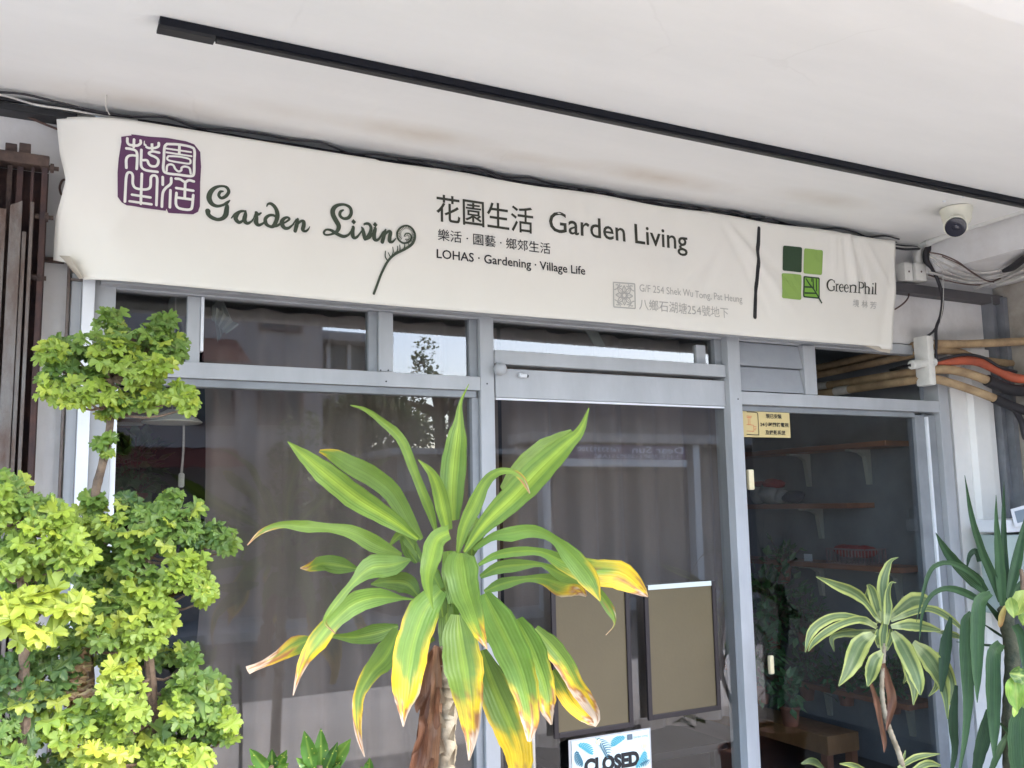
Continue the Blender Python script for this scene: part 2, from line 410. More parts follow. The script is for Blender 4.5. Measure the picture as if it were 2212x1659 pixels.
wl = build('wall', MB().box(-4, P(180, 900).x, .0, .14, -.1, CZ - .004), M['wall'])
tag(wl, 'chipped white painted wall between the rusty folding gate and the shopfront', 'wall', kind='structure')
wt = build('wall', MB().box(P(180, 900).x + .002, XR, .012, .14, 2.52, CZ - .004), M['wall'])
tag(wt, 'white wall strip above the shopfront behind the cream banner', 'wall', kind='structure')
wr = MB().box(XR, XR + .15, -2.2, .14, -.1, SZ - .003)
wr = build('wall', wr, M['wallgrey']); tag(wr, 'stained brownish side wall at the right end of the porch', 'wall', kind='structure')
xa, xb_, xc = P(2052, 890).x, P(2085, 890).x, P(2143, 890).x
wp = MB(); wp.box(xa, xb_, -.012, .12, -.1, 2.515)
pr = [(xb_ + .001, -.03)]
n = 10
for i in range(n + 1):
    t = i / n; pr.append((xb_ + (xc - xb_) * t, -.03 - .0 * t + .0))
v = []
prof = [(xb_, -.02), (xb_ + .02, -.045), (xc - .10, -.05), (xc - .05, -.045), (xc - .02, -.025), (xc, .01), (xc, .12), (xb_, .12)]
prof = [(x + .001, y) for x, y in prof]
k = len(prof)
wp.add([(x, y, -.1) for x, y in prof] + [(x, y, 2.515) for x, y in prof], [tuple(range(k)), tuple(range(2 * k - 1, k - 1, -1))] + [(i, i + k, (i + 1) % k + k, (i + 1) % k) for i in range(k)])
wp = build('pillar', wp, mat('bright_white_paint', (.80, .79, .76), .6, noise=.08, nscale=4, bump=.15, bscale=20)); tag(wp, 'white painted pillar with a rounded edge between the shopfront and the grey steel channel', 'pillar', kind='structure')
wf = MB(); wf.box(xc + .003, XR - .001, .03, .12, -.1, 2.515)
wf = build('wall', wf, M['wallgrey']); tag(wf, 'narrow stained wall strip behind the grey steel channel', 'wall', kind='structure')

# indoor shell
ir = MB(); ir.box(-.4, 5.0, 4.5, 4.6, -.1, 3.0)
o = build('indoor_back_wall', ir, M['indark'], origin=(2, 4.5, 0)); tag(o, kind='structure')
XW = 4.72
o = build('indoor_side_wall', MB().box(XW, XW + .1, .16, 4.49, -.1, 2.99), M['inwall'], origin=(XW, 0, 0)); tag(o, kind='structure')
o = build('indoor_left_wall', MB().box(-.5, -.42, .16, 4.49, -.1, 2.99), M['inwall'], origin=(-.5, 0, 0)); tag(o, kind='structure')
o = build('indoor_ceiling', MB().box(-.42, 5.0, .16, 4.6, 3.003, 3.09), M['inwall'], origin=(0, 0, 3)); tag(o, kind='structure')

# ================================================================== SHOPFRONT
sf = thing('shopfront', 'grey aluminium shopfront of glazed panes, glass door and transom windows under the banner', 'shopfront', (2.4, 0, 0))
ZT0, ZT1 = P(900, 833).z, P(900, 803).z          # main transom rail
def X0(X, Y): return P(X, Y).x
def Z0(X, Y): return P(X, Y).z
ZTOP = 2.50
F = M['frame']
def part(name, mb, m_=None, **k): return build(name, mb, m_ or F, sf, **k)
# posts
pL0, pL1 = P(205, 640, -.045).x, X0(250, 640)
pw0 = P(178, 640, -.045).x
part('post', MB().box(pL0 + .001, pL1, -.01, .06, 0, ZTOP, .003))
part('post', MB().box(pw0, pL0, -.045, .06, 0, ZTOP, .004), M['frame_white'])
part('post', MB().box(X0(150, 700), pw0 - .001, -.018, .05, 0, ZTOP, .003))
pc0, pc1 = P(1037.8, 800, -.02).x, P(1067.6, 800, -.02).x
part('post', MB().box(pc0, pc1, -.02, .07, 0, ZTOP, .003))
pr0, pr1 = P(1578, 880, -.05).x, P(1604, 880, -.05).x
part('post', MB().box(pr0, pr1, -.05, .07, 0, ZTOP, .003))
pj0 = X0(1564, 880)
part('post', MB().box(pj0, pr0 - .001, -.012, .06, 0, 2.10, .003))
pe0, pe1 = P(2031, 900, -.03).x, P(2052, 900, -.03).x
part('post', MB().box(pe0, pe1, -.03, .07, 0, ZTOP, .003))
part('post', MB().box(X0(1985, 1000), pe0 - .001, .005, .06, .12, 2.11, .003), M['frame_shaded'])
part('bead', MB().box(P(2009, 1000, -.012).x, P(2013, 1000, -.012).x, -.012, .0045, .12, rB - .002 if False else 2.10, .002), M['frame_white'])
# head rail under the lintel
part('head_rail', MB().box(pL1, X0(2051, 720), -.008, .05, 2.455, ZTOP + .012, .003))
# left bay rails
zt = [P(378.6, 781).z, P(378.6, 815).z, P(1537, 1202).z]
zl1, zl0 = P(900, 806).z, P(900, 829.5).z
print('rails', zt, zl1, zl0, ZT0, ZT1)
zA, zB = P(600, 793).z, P(600, 826).z
part('transom_rail', MB().box(pL1, pc0 - .001, -.02, .06, zB, zA, .003))
part('bead', MB().box(pL1, pc0 - .012, -.004, .05, zB - .03, zB - .001, .002), M['frame_shaded'])
part('bead', MB().box(pc0 - .035, pc0 - .001, -.002, .05, .12, zB - .031, .002), M['frame_shaded'])
part('bead', MB().box(pL1, pL1 + .02, -.002, .05, .12, zB - .031, .002), M['frame_white'])
mu0, mu1 = X0(816.6, 730), X0(847.7, 730)
part('mullion', MB().box(mu0, mu1, -.01, .05, zA + .001, 2.454, .003))
part('bead', MB().box(mu0 - .04, mu0 - .001, .004, .05, zA + .001, 2.454, .002), M['frame_shaded'])
part('bead', MB().box(pc0 - .04, pc0 - .001, .004, .05, zA + .001, 2.454, .002), M['frame_shaded'])
ms0, ms1 = X0(404.6, 700), X0(433, 700)
part('mullion', MB().box(ms0, ms1, .0, .04, zA + .001, 2.454, .003), M['frame'])
part('bead', MB().box(ms1 + .001, ms1 + .012, -.006, .03, zA + .045, 2.454, .002), M['frame_white'])
# door bay
dA, dB = P(1300, 773).z, P(1300, 801).z
part('transom_rail', MB().box(pc1 + .001, pr0 - .001, -.03, .06, dB, dA, .003))
part('bead', MB().box(pr0 - .045, pr0 - .001, -.004, .05, dA + .001, 2.454, .002), M['frame_shaded'])
part('mullion', MB().box(X0(1508, 780), X0(1528, 780), .01, .04, dA + .001, dA + .10, .003))
# right bay
rA, rB = P(1800, 857).z, P(1800, 883).z
part('transom_rail', MB().box(pr1 + .001, pe0 - .001, -.03, .06, rB, rA, .003))
part('bead', MB().box(pr1 + .001, X0(1984, 1000), .0, .05, rB - .03, rB - .001, .002), M['frame_shaded'])
lm0, lm1 = X0(1729, 800), X0(1755, 800)
part('mullion', MB().box(lm0, lm1, -.028, .05, rA + .001, 2.454, .003))
lv = MB(); z1 = 2.454; zz = [rA + .004, rA + .13, rA + .265, rA + .40]
lx0, lx1 = pr1 + .004, lm0 - .004
for i in range(5):
    za = rA + .006 + i * .131; zb = min(za + .126, 2.45)
    if zb - za < .03: continue
    lv.add([(lx0, -.022, za), (lx1, -.022, za), (lx1, .004, zb), (lx0, .004, zb), (lx0, .03, za), (lx1, .03, za), (lx1, .03, zb), (lx0, .03, zb)],
           [(0, 1, 2, 3), (7, 6, 5, 4), (0, 4, 5, 1), (1, 5, 6, 2), (2, 6, 7, 3), (3, 7, 4, 0)])
part('louvre_panel', lv, M['louvre'])
# bottom rails
part('bottom_rail', MB().box(pL1, pc0 - .001, -.02, .06, 0.03, .12, .003))
part('bottom_rail', MB().box(pr1 + .001, pe0 - .001, -.02, .06, 0.03, .12, .003))
# fixing screws
for (X, Y) in ((834, 824), (838.5, 800), (822, 800), (1052, 829), (1594, 862)):
    p = P(X, Y, -.02 if X < 1060 else -.05)
    part('screw', MB().lathe([(.0035, -.001), (.0035, .001)], p - Vector((0, .0015, 0)), (0, -1, 0), 8), M['black'])
# panes
def pane(x0, x1, z0, z1, y=.022, g='glass', parent=None):
    return build('pane', MB().box(x0, x1, y, y + .005, z0, z1), M[g], parent or sf)
pane(pL1 + .02, pc0 - .036, .121, zB - .03)
pane(pL1, ms0 - .001, zA + .001, 2.453); pane(ms1 + .013, mu0 - .04, zA + .001, 2.453); pane(mu1 + .001, pc0 - .04, zA + .001, 2.453)
pane(pc1 + .001, pr0 - .045, dA + .001, 2.453)
pane(pr1 + .001, X0(1984, 1000), .121, rB - .031, g='glass_dim')
# swing door
dr = build('door', MB().box(pc1 + .006, pj0 - .003, -.02, .03, P(1300, 868).z, dB - .018, .003), F, sf)
zdb = P(1300, 868).z
build('pane', MB().box(pc1 + .006, pj0 - .003, .0, .008, .13, zdb - .001), M['glass'], dr)
build('bottom_rail', MB().box(pc1 + .006, pj0 - .003, -.015, .03, .03, .129, .003), F, dr)
build('sealant', MB().box(pc1 + .01, pj0 - .006, -.012, -.0005, zdb - .010, zdb - .0015), M['frame_white'], dr)
hz = MB(); hp = P(1150, 1600, -.06)
hz.tube([(hp.x, -.065, .35), (hp.x, -.065, P(1150, 1560, -.065).z)], .012, 12); hz.tube([(hp.x, -.065, .45), (hp.x, 0, .45)], .009); hz.tube([(hp.x, -.065, .62), (hp.x, 0, .62)], .009)
build('handle', hz, M['steel'], dr, smooth=True)

# little fittings on the shopfront, each a thing
p = P(1081, 797, -.05)
o = build('alarm_sensor', MB().lathe([(.006, -.03), (.02, -.026), (.027, -.012), (.029, 0), (.026, .014), (.016, .024), (.003, .028)], p, (.2, -1, .1), 20), M['frame'], smooth='full')
tag(o, 'small grey ball shaped sensor at the top left corner of the glass door', 'sensor')
p = P(1130, 811, -.035)
cl = MB().lathe([(.0105, 0), (.0105, .012), (.009, .014), (.009, .034), (.006, .036)], p - Vector((.02, 0, 0)), (1, -.15, -.06), 16)
o = build('door_latch', cl, M['frame_white'], smooth=True); tag(o, 'tiny white latch with dark tip on the grey door head', 'latch')
build('tip', MB().lathe([(.006, 0), (.006, .006)], p + Vector((.017, -.005, -.003)), (1, -.15, -.06), 12), M['black'], o)
def tab(X0_, Y0_, X1_, Y1_, y, label):
    a = P(X0_, Y0_, y); c_ = P(X1_, Y1_, y)
    o = build('cream_latch', MB().box(a.x, c_.x, y, y + .02, c_.z, a.z, .006), M['plastic_cream'], smooth=True)
    tag(o, label, 'latch')
tab(1617, 1014, 1631, 1058, .0, 'cream plastic latch beside the grey post, just below the yellow CCTV notice')
tab(1663, 1417, 1674, 1456, -.004, 'cream plastic latch low on the dark glass, left of the variegated plant')

# CCTV notice stuck on the glass
a = P(1602, 889, -.004); c_ = P(1707, 946, -.004)
nz = thing('notice_plate', 'yellowed CCTV notice with black Chinese writing stuck at the top left of the right pane', 'notice', ((a.x + c_.x) / 2, 0, c_.z))
build('plate', MB().box(pr1 + .002, c_.x, -.008, .0, P(1707, 946, -.004).z, P(1707, 892, -.004).z, .001), M['notice'], nz)

# steel channel at the corner, dark angle bar
sc = MB(); x0c, x1c = P(2148, 700, -.03).x, XR - .004
x0c = min(x0c, x1c - .12); sc.box(x0c, x0c + .012, -.06, .02, 0.03, SZ - .08); sc.box(x0c + .0125, x1c - .04, -.03, .02, 0.03, SZ - .08); sc.box(x1c - .0395, x1c, -.08, .02, 0.03, SZ - .08)
o = build('steel_channel', sc, mat('grey_primed_steel', (.22, .23, .25), .5, noise=.3, nscale=6)); tag(o, 'grey vertical steel channel in the corner beside the white pillar', 'steel channel')
bz0, bz1 = P(1980, 634, -.06).z, P(1980, 614, -.06).z
o = build('angle_bar', MB().box(P(1900, 620, -.06).x, XR - .01, -.06, .01, bz0, bz1, .004), mat('dark_grey_steel', (.09, .085, .09), .6, noise=.3))
tag(o, 'dark grey steel angle bar running right of the banner under the white junction boxes', 'steel bar')

# ================================================================== CEILING TRACK
ta = [Pz(350, 33, CZ - .028), Pz(350, 68, CZ - .028)]
y0t, y1t = Pz(350, 35, CZ - .002).y, Pz(350, 67, CZ - .028).y
tb = Pz(2212, 440, CZ - .028).y
tr = MB(); tr.box(ta[0].x, 6.2, y0t, min(y1t, y0t + .11), CZ - .028, CZ - .002, .002)
yc = (y0t + min(y1t, y0t + .11)) / 2
o = build('ceiling_track', tr, M['track']); tag(o, 'long black light track running across the white ceiling', 'light track')
hh = (min(y1t, y0t + .11) - y0t) / 2
build('end_feed', MB().box(ta[0].x - .004, ta[0].x + .16, y0t - .002, y0t + 2 * hh + .002, CZ - .039, CZ - .0285, .001), M['black'], o)
build('conductor_rail', MB().box(ta[0].x + .165, 6.19, yc - .012, yc + .012, CZ - .0375, CZ - .0282), mat('track_rail', (.018, .018, .02), .4, .3), o)
print('track', y0t, y1t, tb)

# ================================================================== WINDOW CURTAINS
def curtain(x0, x1, z0, z1, y, amp, wl, seed, gather=None):
    r = random.Random(seed); mb = MB(); nx = int((x1 - x0) / wl * 14) + 8; nz = 14; v = []
    ph = [r.uniform(0, 6.3) for _ in range(4)]
    for j in range(nz + 1):
        t = j / nz; z = z0 + (z1 - z0) * t
        for i in range(nx + 1):
            s = i / nx; x = x0 + (x1 - x0) * s
            if gather: x += gather(s, t)
            q = x / wl * 2 * math.pi
            d = math.sin(q + ph[0] + .6 * math.sin(q * .37 + ph[1])) * .6 + math.sin(q * .5 + ph[2] + t * .5) * .4 + .15 * math.sin(q * 2.1 + ph[3])
            v.append((x, y + amp * d * (1 - .25 * t), z))
    f = [(j * (nx + 1) + i, j * (nx + 1) + i + 1, (j + 1) * (nx + 1) + i + 1, (j + 1) * (nx + 1) + i) for j in range(nz) for i in range(nx)]
    return mb.add(v, f)
cx0 = P(425, 1000, .3).x
g1 = curtain(cx0, pc1 + .16, .05, 2.48, .28, .055, .19, 3, gather=lambda s, t: (.10 * (1 - t) ** 2 * (1 - s) * -1) + (.05 * math.sin(t * 3)) * (1 - s) ** 4)
o = build('curtain', g1, M['curtain'], smooth='full'); tag(o, 'mauve grey full length curtain hanging behind the large left pane', 'curtain')
g2 = curtain(pc1 + .18, P(1553, 1000, .25).x + .03, .05 + .5, 2.48, .25, .055, .19, 8, gather=lambda s, t: (.17 * max(0, .62 - abs(t - .12)) * (s ** 4) * -1.0) + .06 * s ** 3)
o = build('curtain', g2, M['curtain'], smooth='full'); tag(o, 'mauve grey curtain behind the glass door, drawn in at its right edge', 'curtain')

# two boards hanging inside/outside door
def board(X0_, Y0_, X1_, Y1_, label):
    a = P(X0_, Y0_, -.03); c_ = P(X1_, Y1_, -.03)
    t = thing('display_board', label, 'board', ((a.x + c_.x) / 2, -.03, c_.z), 'olive boards on the glass door')
    w = .022
    fr = MB(); fr.box(a.x, a.x + w, -.036, -.022, c_.z, a.z, .002); fr.box(c_.x - w, c_.x, -.036, -.022, c_.z, a.z, .002); fr.box(a.x + w, c_.x - w, -.036, -.022, c_.z, c_.z + w, .002)
    build('frame', fr, M['boardblack'], t)
    build('panel', MB().box(a.x + w, c_.x - w, -.028, -.023, c_.z + w, a.z - .022), M['board'], t)
    build('top_strip', MB().box(a.x + w + .001, c_.x - w - .001, -.032, -.022, a.z - .0215, a.z), M['silver'], t)
board(1189, 1262, 1368, 1570, 'olive board in a dark frame on the door glass, left one, beside yellow leaves')
board(1390, 1265, 1557, 1533, 'olive board in a dark frame on the door glass, right one, by the post')

# ================================================================== BANNER
BY = -.15
def bdisp(x, z):
    """how far the vinyl stands off its plane (metres, + = towards the wall)"""
    t = (z - 2.45) / .6
    d = 0.0
    # left end curls back
    if x < .30: 
        q = (.30 - x) / .30; d += .085 * q * q * (1 + .35 * math.sin(t * 7 + .8))
    # folds fanning out from a pinch on the top edge
    def fold(x0, z0, x1, z1, w, a):
        nonlocal d
        vx, vz = x1 - x0, z1 - z0; L = math.hypot(vx, vz)
        s = ((x - x0) * vx + (z - z0) * vz) / L / L
        e = ((x - x0) * -vz + (z - z0) * vx) / L
        k = max(0, min(1, s * 4 + .4)) * max(0, min(1, (1.15 - s) * 3))
        d += a * math.exp(-(e / w) ** 2) * k
    fold(2.99, 3.05, 3.42, 2.62, .022, -.006); fold(3.0, 3.05, 3.50, 2.70, .02, .005); fold(2.97, 3.05, 3.28, 2.55, .02, .004)
    fold(3.0, 2.90, 2.72, 2.45, .03, .006); fold(3.02, 2.95, 2.62, 2.55, .03, -.005)
    fold(3.86, 3.06, 3.90, 2.75, .018, -.011); fold(3.83, 3.06, 3.84, 2.80, .014, .008); fold(3.90, 3.06, 4.00, 2.70, .02, .009)
    fold(3.97, 3.06, 4.16, 2.78, .02, -.006); fold(3.76, 3.06, 3.74, 2.85, .015, -.006); fold(3.62, 3.06, 3.62, 2.90, .015, .005)
    fold(2.0, 3.05, 2.12, 2.78, .02, -.004); fold(2.2, 3.05, 2.28, 2.75, .02, .003); fold(1.62, 3.05, 1.70, 2.80, .02, -.003)
    fold(4.2, 2.95, 4.05, 2.45, .03, .006); fold(4.20, 3.0, 4.19, 2.5, .012, -.006)
    fold(.36, 3.0, .20, 2.86, .03, .008); fold(.30, 2.75, .20, 2.6, .03, -.008)
    d += .0025 * math.sin(x * 7.3 + 2 * math.sin(z * 9)) * (1 if x > 1.6 else .3)
    return d
left_out = [(154, 231.7), (121, 240), (129, 330), (142, 391), (133, 430), (120.6, 468), (115.6, 550), (146, 553), (181, 600)]
edge = [(P(X, Y, BY + .05).x, P(X, Y, BY + .05).z) for X, Y in [(122, 240), (129, 330), (142, 391), (132, 430), (120.6, 468), (115.6, 550)]]
z_top = lambda x: P(160, 232, BY).z + 0 * x if False else 3.050 + .012 * max(0, x - 3) / 1.2
z_bot = lambda x: 2.452
rim = []
ez = np.array([e[1] for e in edge])[::-1]; ex = np.array([e[0] for e in edge])[::-1]
xbr, xtr = P(1927, 752, BY).x, P(1935, 520, BY).x
cornx, cornz = P(181, 600, BY).x, P(115, 552, BY).z
nx, nzz = 260, 40
bn = MB(); v = []
for j in range(nzz + 1):
    t = j / nzz
    for i in range(nx + 1):
        s = i / nx
        z = z_bot(0) + (3.052 - z_bot(0)) * t
        xl = float(np.interp(z, ez, ex))
        if z < cornz: xl = cornx - (cornx - ex[0] - .055) * (z - z_bot(0)) / (cornz - z_bot(0))
        xr = xbr + (xtr - xbr) * t + .006 * math.sin(t * 3.1)
        x = xl + (xr - xl) * s ** 1.0
        zz_ = z
        if j == nzz: zz_ = z_top(x) + .004 * math.sin(x * 9) * (x > 1.2)
        if j == 0: zz_ = z + .003 * math.sin(x * 3.1 + 1) - (.012 if x > 4.05 else 0)
        v.append((x, BY + bdisp(x, z), zz_))
f = [(j * (nx + 1) + i, j * (nx + 1) + i + 1, (j + 1) * (nx + 1) + i + 1, (j + 1) * (nx + 1) + i) for j in range(nzz) for i in range(nx)]
nb = len(v)
v2 = [(x, y + .004, z) for x, y, z in v]
f2 = [tuple(nb + q for q in reversed(ff)) for ff in f]
rim = []
for i in range(nx):
    rim.append((i + 1, i, nb + i, nb + i + 1)); k = nzz * (nx + 1); rim.append((k + i, k + i + 1, nb + k + i + 1, nb + k + i))
for j in range(nzz):
    a_, b_ = j * (nx + 1), (j + 1) * (nx + 1); rim.append((a_, b_, nb + b_, nb + a_)); a_ += nx; b_ += nx; rim.append((b_, a_, nb + a_, nb + b_))
bn.add(v + v2, f + f2 + rim)
sign = thing('shop_banner', 'long cream vinyl banner reading Garden Living in English and Chinese, hung over the shopfront', 'banner', (2.1, BY, 2.45))
build('vinyl_face', bn, M['banner'], sign, smooth='full')
# light timber and steel box behind it
bx = MB(); bx.box(.20, 4.10, BY + .09, -.004, 2.462, 2.49, .003); bx.box(.34, 4.10, BY + .09, -.004, 3.0, 3.03, .003)
for x in (.4, 1.6, 2.9, 4.06): bx.box(x, x + .03, BY + .09, -.004, 2.4905, 2.9995)
build('support_frame', bx, M['frame'], sign)
# corner flap folded behind at the lower left and lower right
fl = MB(); a_, b_, c_ = P(128, 552, -.08), P(181, 600, BY + .006), P(150, 553, BY + .01); d_ = P(172, 603, -.06)
fl.add([a_, c_, b_, d_, a_ + Vector((0, .003, 0)), c_ + Vector((0, .003, 0)), b_ + Vector((0, .003, 0)), d_ + Vector((0, .003, 0))], [(0, 1, 2, 3), (7, 6, 5, 4), (0, 4, 5, 1), (1, 5, 6, 2), (2, 6, 7, 3), (3, 7, 4, 0)])
a_, b_, c_, d_ = P(1865, 745, BY + .012), P(1925, 750, BY + .012), P(1922, 763, BY + .03), P(1898, 758, BY + .03)
fl.add([a_, b_, c_, d_, a_ + Vector((0, .003, 0)), b_ + Vector((0, .003, 0)), c_ + Vector((0, .003, 0)), d_ + Vector((0, .003, 0))], [(0, 1, 2, 3), (7, 6, 5, 4), (0, 4, 5, 1), (1, 5, 6, 2), (2, 6, 7, 3), (3, 7, 4, 0)])
build('folded_corner', fl, mat('vinyl_back', (.62, .56, .46), .7, noise=.15), sign)

# ---- artwork, laid on the vinyl
class Art:
    def __init__(s, y=BY, surf=True, base=.0022): s.mb = MB(); s.k = 0; s.y = y; s.surf = surf; s.base = base
    def put(s, x, z, lift): return (x, s.y + (bdisp(x, z) if s.surf else 0) - s.base - lift, z)
    def stroke(s, pts, conv, w=None, n=0, cap=6):
        """pts [(X,Y[,w])] in crop pixels; conv -> display pixels"""
        s.k += 1; lift = s.k * .00003
        q = []
        for p in pts:
            X, Y = conv(p[0], p[1]); a = P(X, Y, s.y); ww = (p[2] if len(p) > 2 else w)
            X2, Y2 = conv(p[0] + 10, p[1]); sc = abs(P(X2, Y2, s.y).x - a.x) / 10
            q.append((a.x, a.z, ww * sc / 2))
        if n == 0: n = 2 if len(q) == 2 else 5 * len(q)
        q = cat(q, n) if len(q) > 2 else q
        v = []; N = len(q)
        L = []; Rr = []
        for i in range(N):
            p0, p1 = q[max(i - 1, 0)], q[min(i + 1, N - 1)]
            tx, tz = p1[0] - p0[0], p1[1] - p0[1]; l = math.hypot(tx, tz) or 1e-9; tx /= l; tz /= l
            x, z, h = q[i]; h = max(h, 2e-4)
            L.append((x - tz * h, z + tx * h)); Rr.append((x + tz * h, z - tx * h))
        for (x, z) in L + Rr: v.append(s.put(x, z, lift))
        f = [(i, i + 1, N + i + 1, N + i) for i in range(N - 1)]
        b0 = len(s.mb.v); s.mb.add(v, f)
        if cap:
            for e in (0, N - 1):
                x, z, h = q[e]; h = max(h, 2e-4); s.k += 1; lf = s.k * .00003
                vv = [s.put(x + h * math.cos(2 * math.pi * a / 12), z + h * math.sin(2 * math.pi * a / 12), lf) for a in range(12)]
                s.mb.add(vv, [tuple(range(12))])
    def poly(s, pts, conv, sub=0):
        s.k += 1; lift = s.k * .00003
        w = [P(*conv(*p), s.y) for p in pts]
        bm = bmesh.new(); vs = [bm.verts.new((p.x, 0, p.z)) for p in w]; bm.faces.new(vs)
        bmesh.ops.triangulate(bm, faces=bm.faces[:])
        for _ in range(sub): bmesh.ops.subdivide_edges(bm, edges=bm.edges[:], cuts=1, use_grid_fill=True)
        bm.verts.index_update()
        s.mb.add([s.put(q.co.x, q.co.z, lift) for q in bm.verts], [[q.index for q in ff.verts] for ff in bm.faces]); bm.free()
    def text(s, body, X0_, X1_, z0, z1, thick=0., shear=0., squash=None):
        """text mesh fitted to world box x0..x1, z0..z1"""
        cu = bpy.data.curves.new('t', 'FONT'); cu.body = body; cu.offset = thick; cu.resolution_u = 3
        ob = bpy.data.objects.new('t', cu); scene.collection.objects.link(ob)
        dg = bpy.context.evaluated_depsgraph_get(); me = bpy.data.meshes.new_from_object(ob.evaluated_get(dg))
        co = np.array([q.co[:] for q in me.vertices]); 
        mn, mx = co.min(0), co.max(0); s.k += 1; lift = s.k * .00003
        v = []
        for c in co:
            u, w = (c[0] - mn[0]) / (mx[0] - mn[0]), (c[1] - mn[1]) / (mx[1] - mn[1])
            x = X0_ + (X1_ - X0_) * u + shear * w; z = z0 + (z1 - z0) * w
            v.append(s.put(x, z, lift))
        s.mb.add(v, [tuple(p.vertices) for p in me.polygons])
        bpy.data.objects.remove(ob); bpy.data.curves.remove(cu); bpy.data.meshes.remove(me)
def art_text(parent, name, m_, body, TL, BR, thick=0., y=BY, surf=True, conv=lambda x, y: (x, y), shear=0., bot=None):
    """TL, BR: crop points of the lettering's top-left corner and right end; bot: crop y of its bottom at the left end"""
    a = Art(y, surf); p = P(*conv(*TL), y); q = P(*conv(*BR), y); zb = q.z if bot is None else P(*conv(TL[0], bot), y).z
    a.text(body, p.x, q.x, zb, p.z, thick, shear)
    o = build(name, a.mb, m_, parent); return o
cS = lambda x, y: (244 + x * .11844, 277.9 + y * .11844)        # seal crop
A = Art(); A.poly([(150,145),(340,125),(330,105),(600,135),(1000,175),(1330,235),(1480,290),(1590,430),(1605,700),(1590,960),(1545,1080),(1585,1420),(1550,1520),(1460,1565),(1010,1540),(1000,1460),(975,1460),(960,1500),(600,1450),(250,1410),(160,1350),(85,1240),(85,800),(110,520),(155,240)], cS, sub=3)
seal = build('seal_logo', A.mb, M['ink_purple'], sign)
A = Art(base=.0029); W = 50
for st in [[(262,180),(265,250),(300,290),(370,300),(450,300),(505,260),(505,215)], [(385,200),(380,330)],
 [(590,235),(590,300),(640,345),(710,355),(780,350),(830,320),(835,265)], [(712,250),(715,380)],
 [(245,355),(330,365),(410,390),(440,450),(440,600),(430,740)], [(245,715),(245,560),(280,495),(350,480),(420,490)],
 [(520,380),(515,500),(510,650),(530,720),(600,765),(720,785),(810,795)], [(540,580),(620,585),(650,650),(700,690),(780,690),(820,640),(820,570),(760,520),(690,490),(655,450),(720,420),(840,445)],
 [(975,370,38),(1420,435,34)], [(975,440,38),(1430,510,34)], [(1210,310),(1205,470)],
 [(215,1340),(225,1150),(240,900),(270,810),(330,810),(360,870),(360,1000),(400,1080),(500,1110),(620,1110),(680,1060),(690,900),(740,860),(800,900),(800,1100),(790,1400)],
 [(525,830),(515,1100),(505,1380)], [(345,1210),(680,1260)], [(300,1335),(700,1385)],
 [(905,890),(905,1030)], [(1060,910),(1050,1010),(960,1090),(910,1170),(895,1300),(890,1430)], [(1045,1130),(1035,1440)],
 [(1140,920),(1220,930),(1310,980),(1380,950),(1470,970)], [(1315,980),(1305,1260)], [(1150,1090),(1460,1140)], [(1180,1265),(1440,1300)],
 [(1155,1180),(1145,1370),(1190,1450),(1300,1480),(1400,1480),(1440,1430),(1460,1220)],
 [(975,780,40),(985,690,42),(1040,660,42),(1100,680,42),(1130,740,42),(1190,790,42),(1240,770,42),(1250,720,42),(1310,700,42),(1390,730,42),(1415,830,40)],
 [(1010,510,38),(1200,520,38),(1380,560,38),(1410,610,38),(1380,648,38),(1200,625,38),(1020,590,38),(985,550,38),(1010,510,38)],
 [(980,290),(1200,300),(1420,345),(1482,410),(1478,620),(1470,830),(1410,875),(1200,850),(975,820),(915,750),(925,560),(937,350),(980,290)]]:
    A.stroke(st, cS, W)
build('seal_script', A.mb, M['ink_cream'], seal)
cG = lambda x, y: (433.7 + x * .2145, 379.5 + y * .2145)
A = Art()
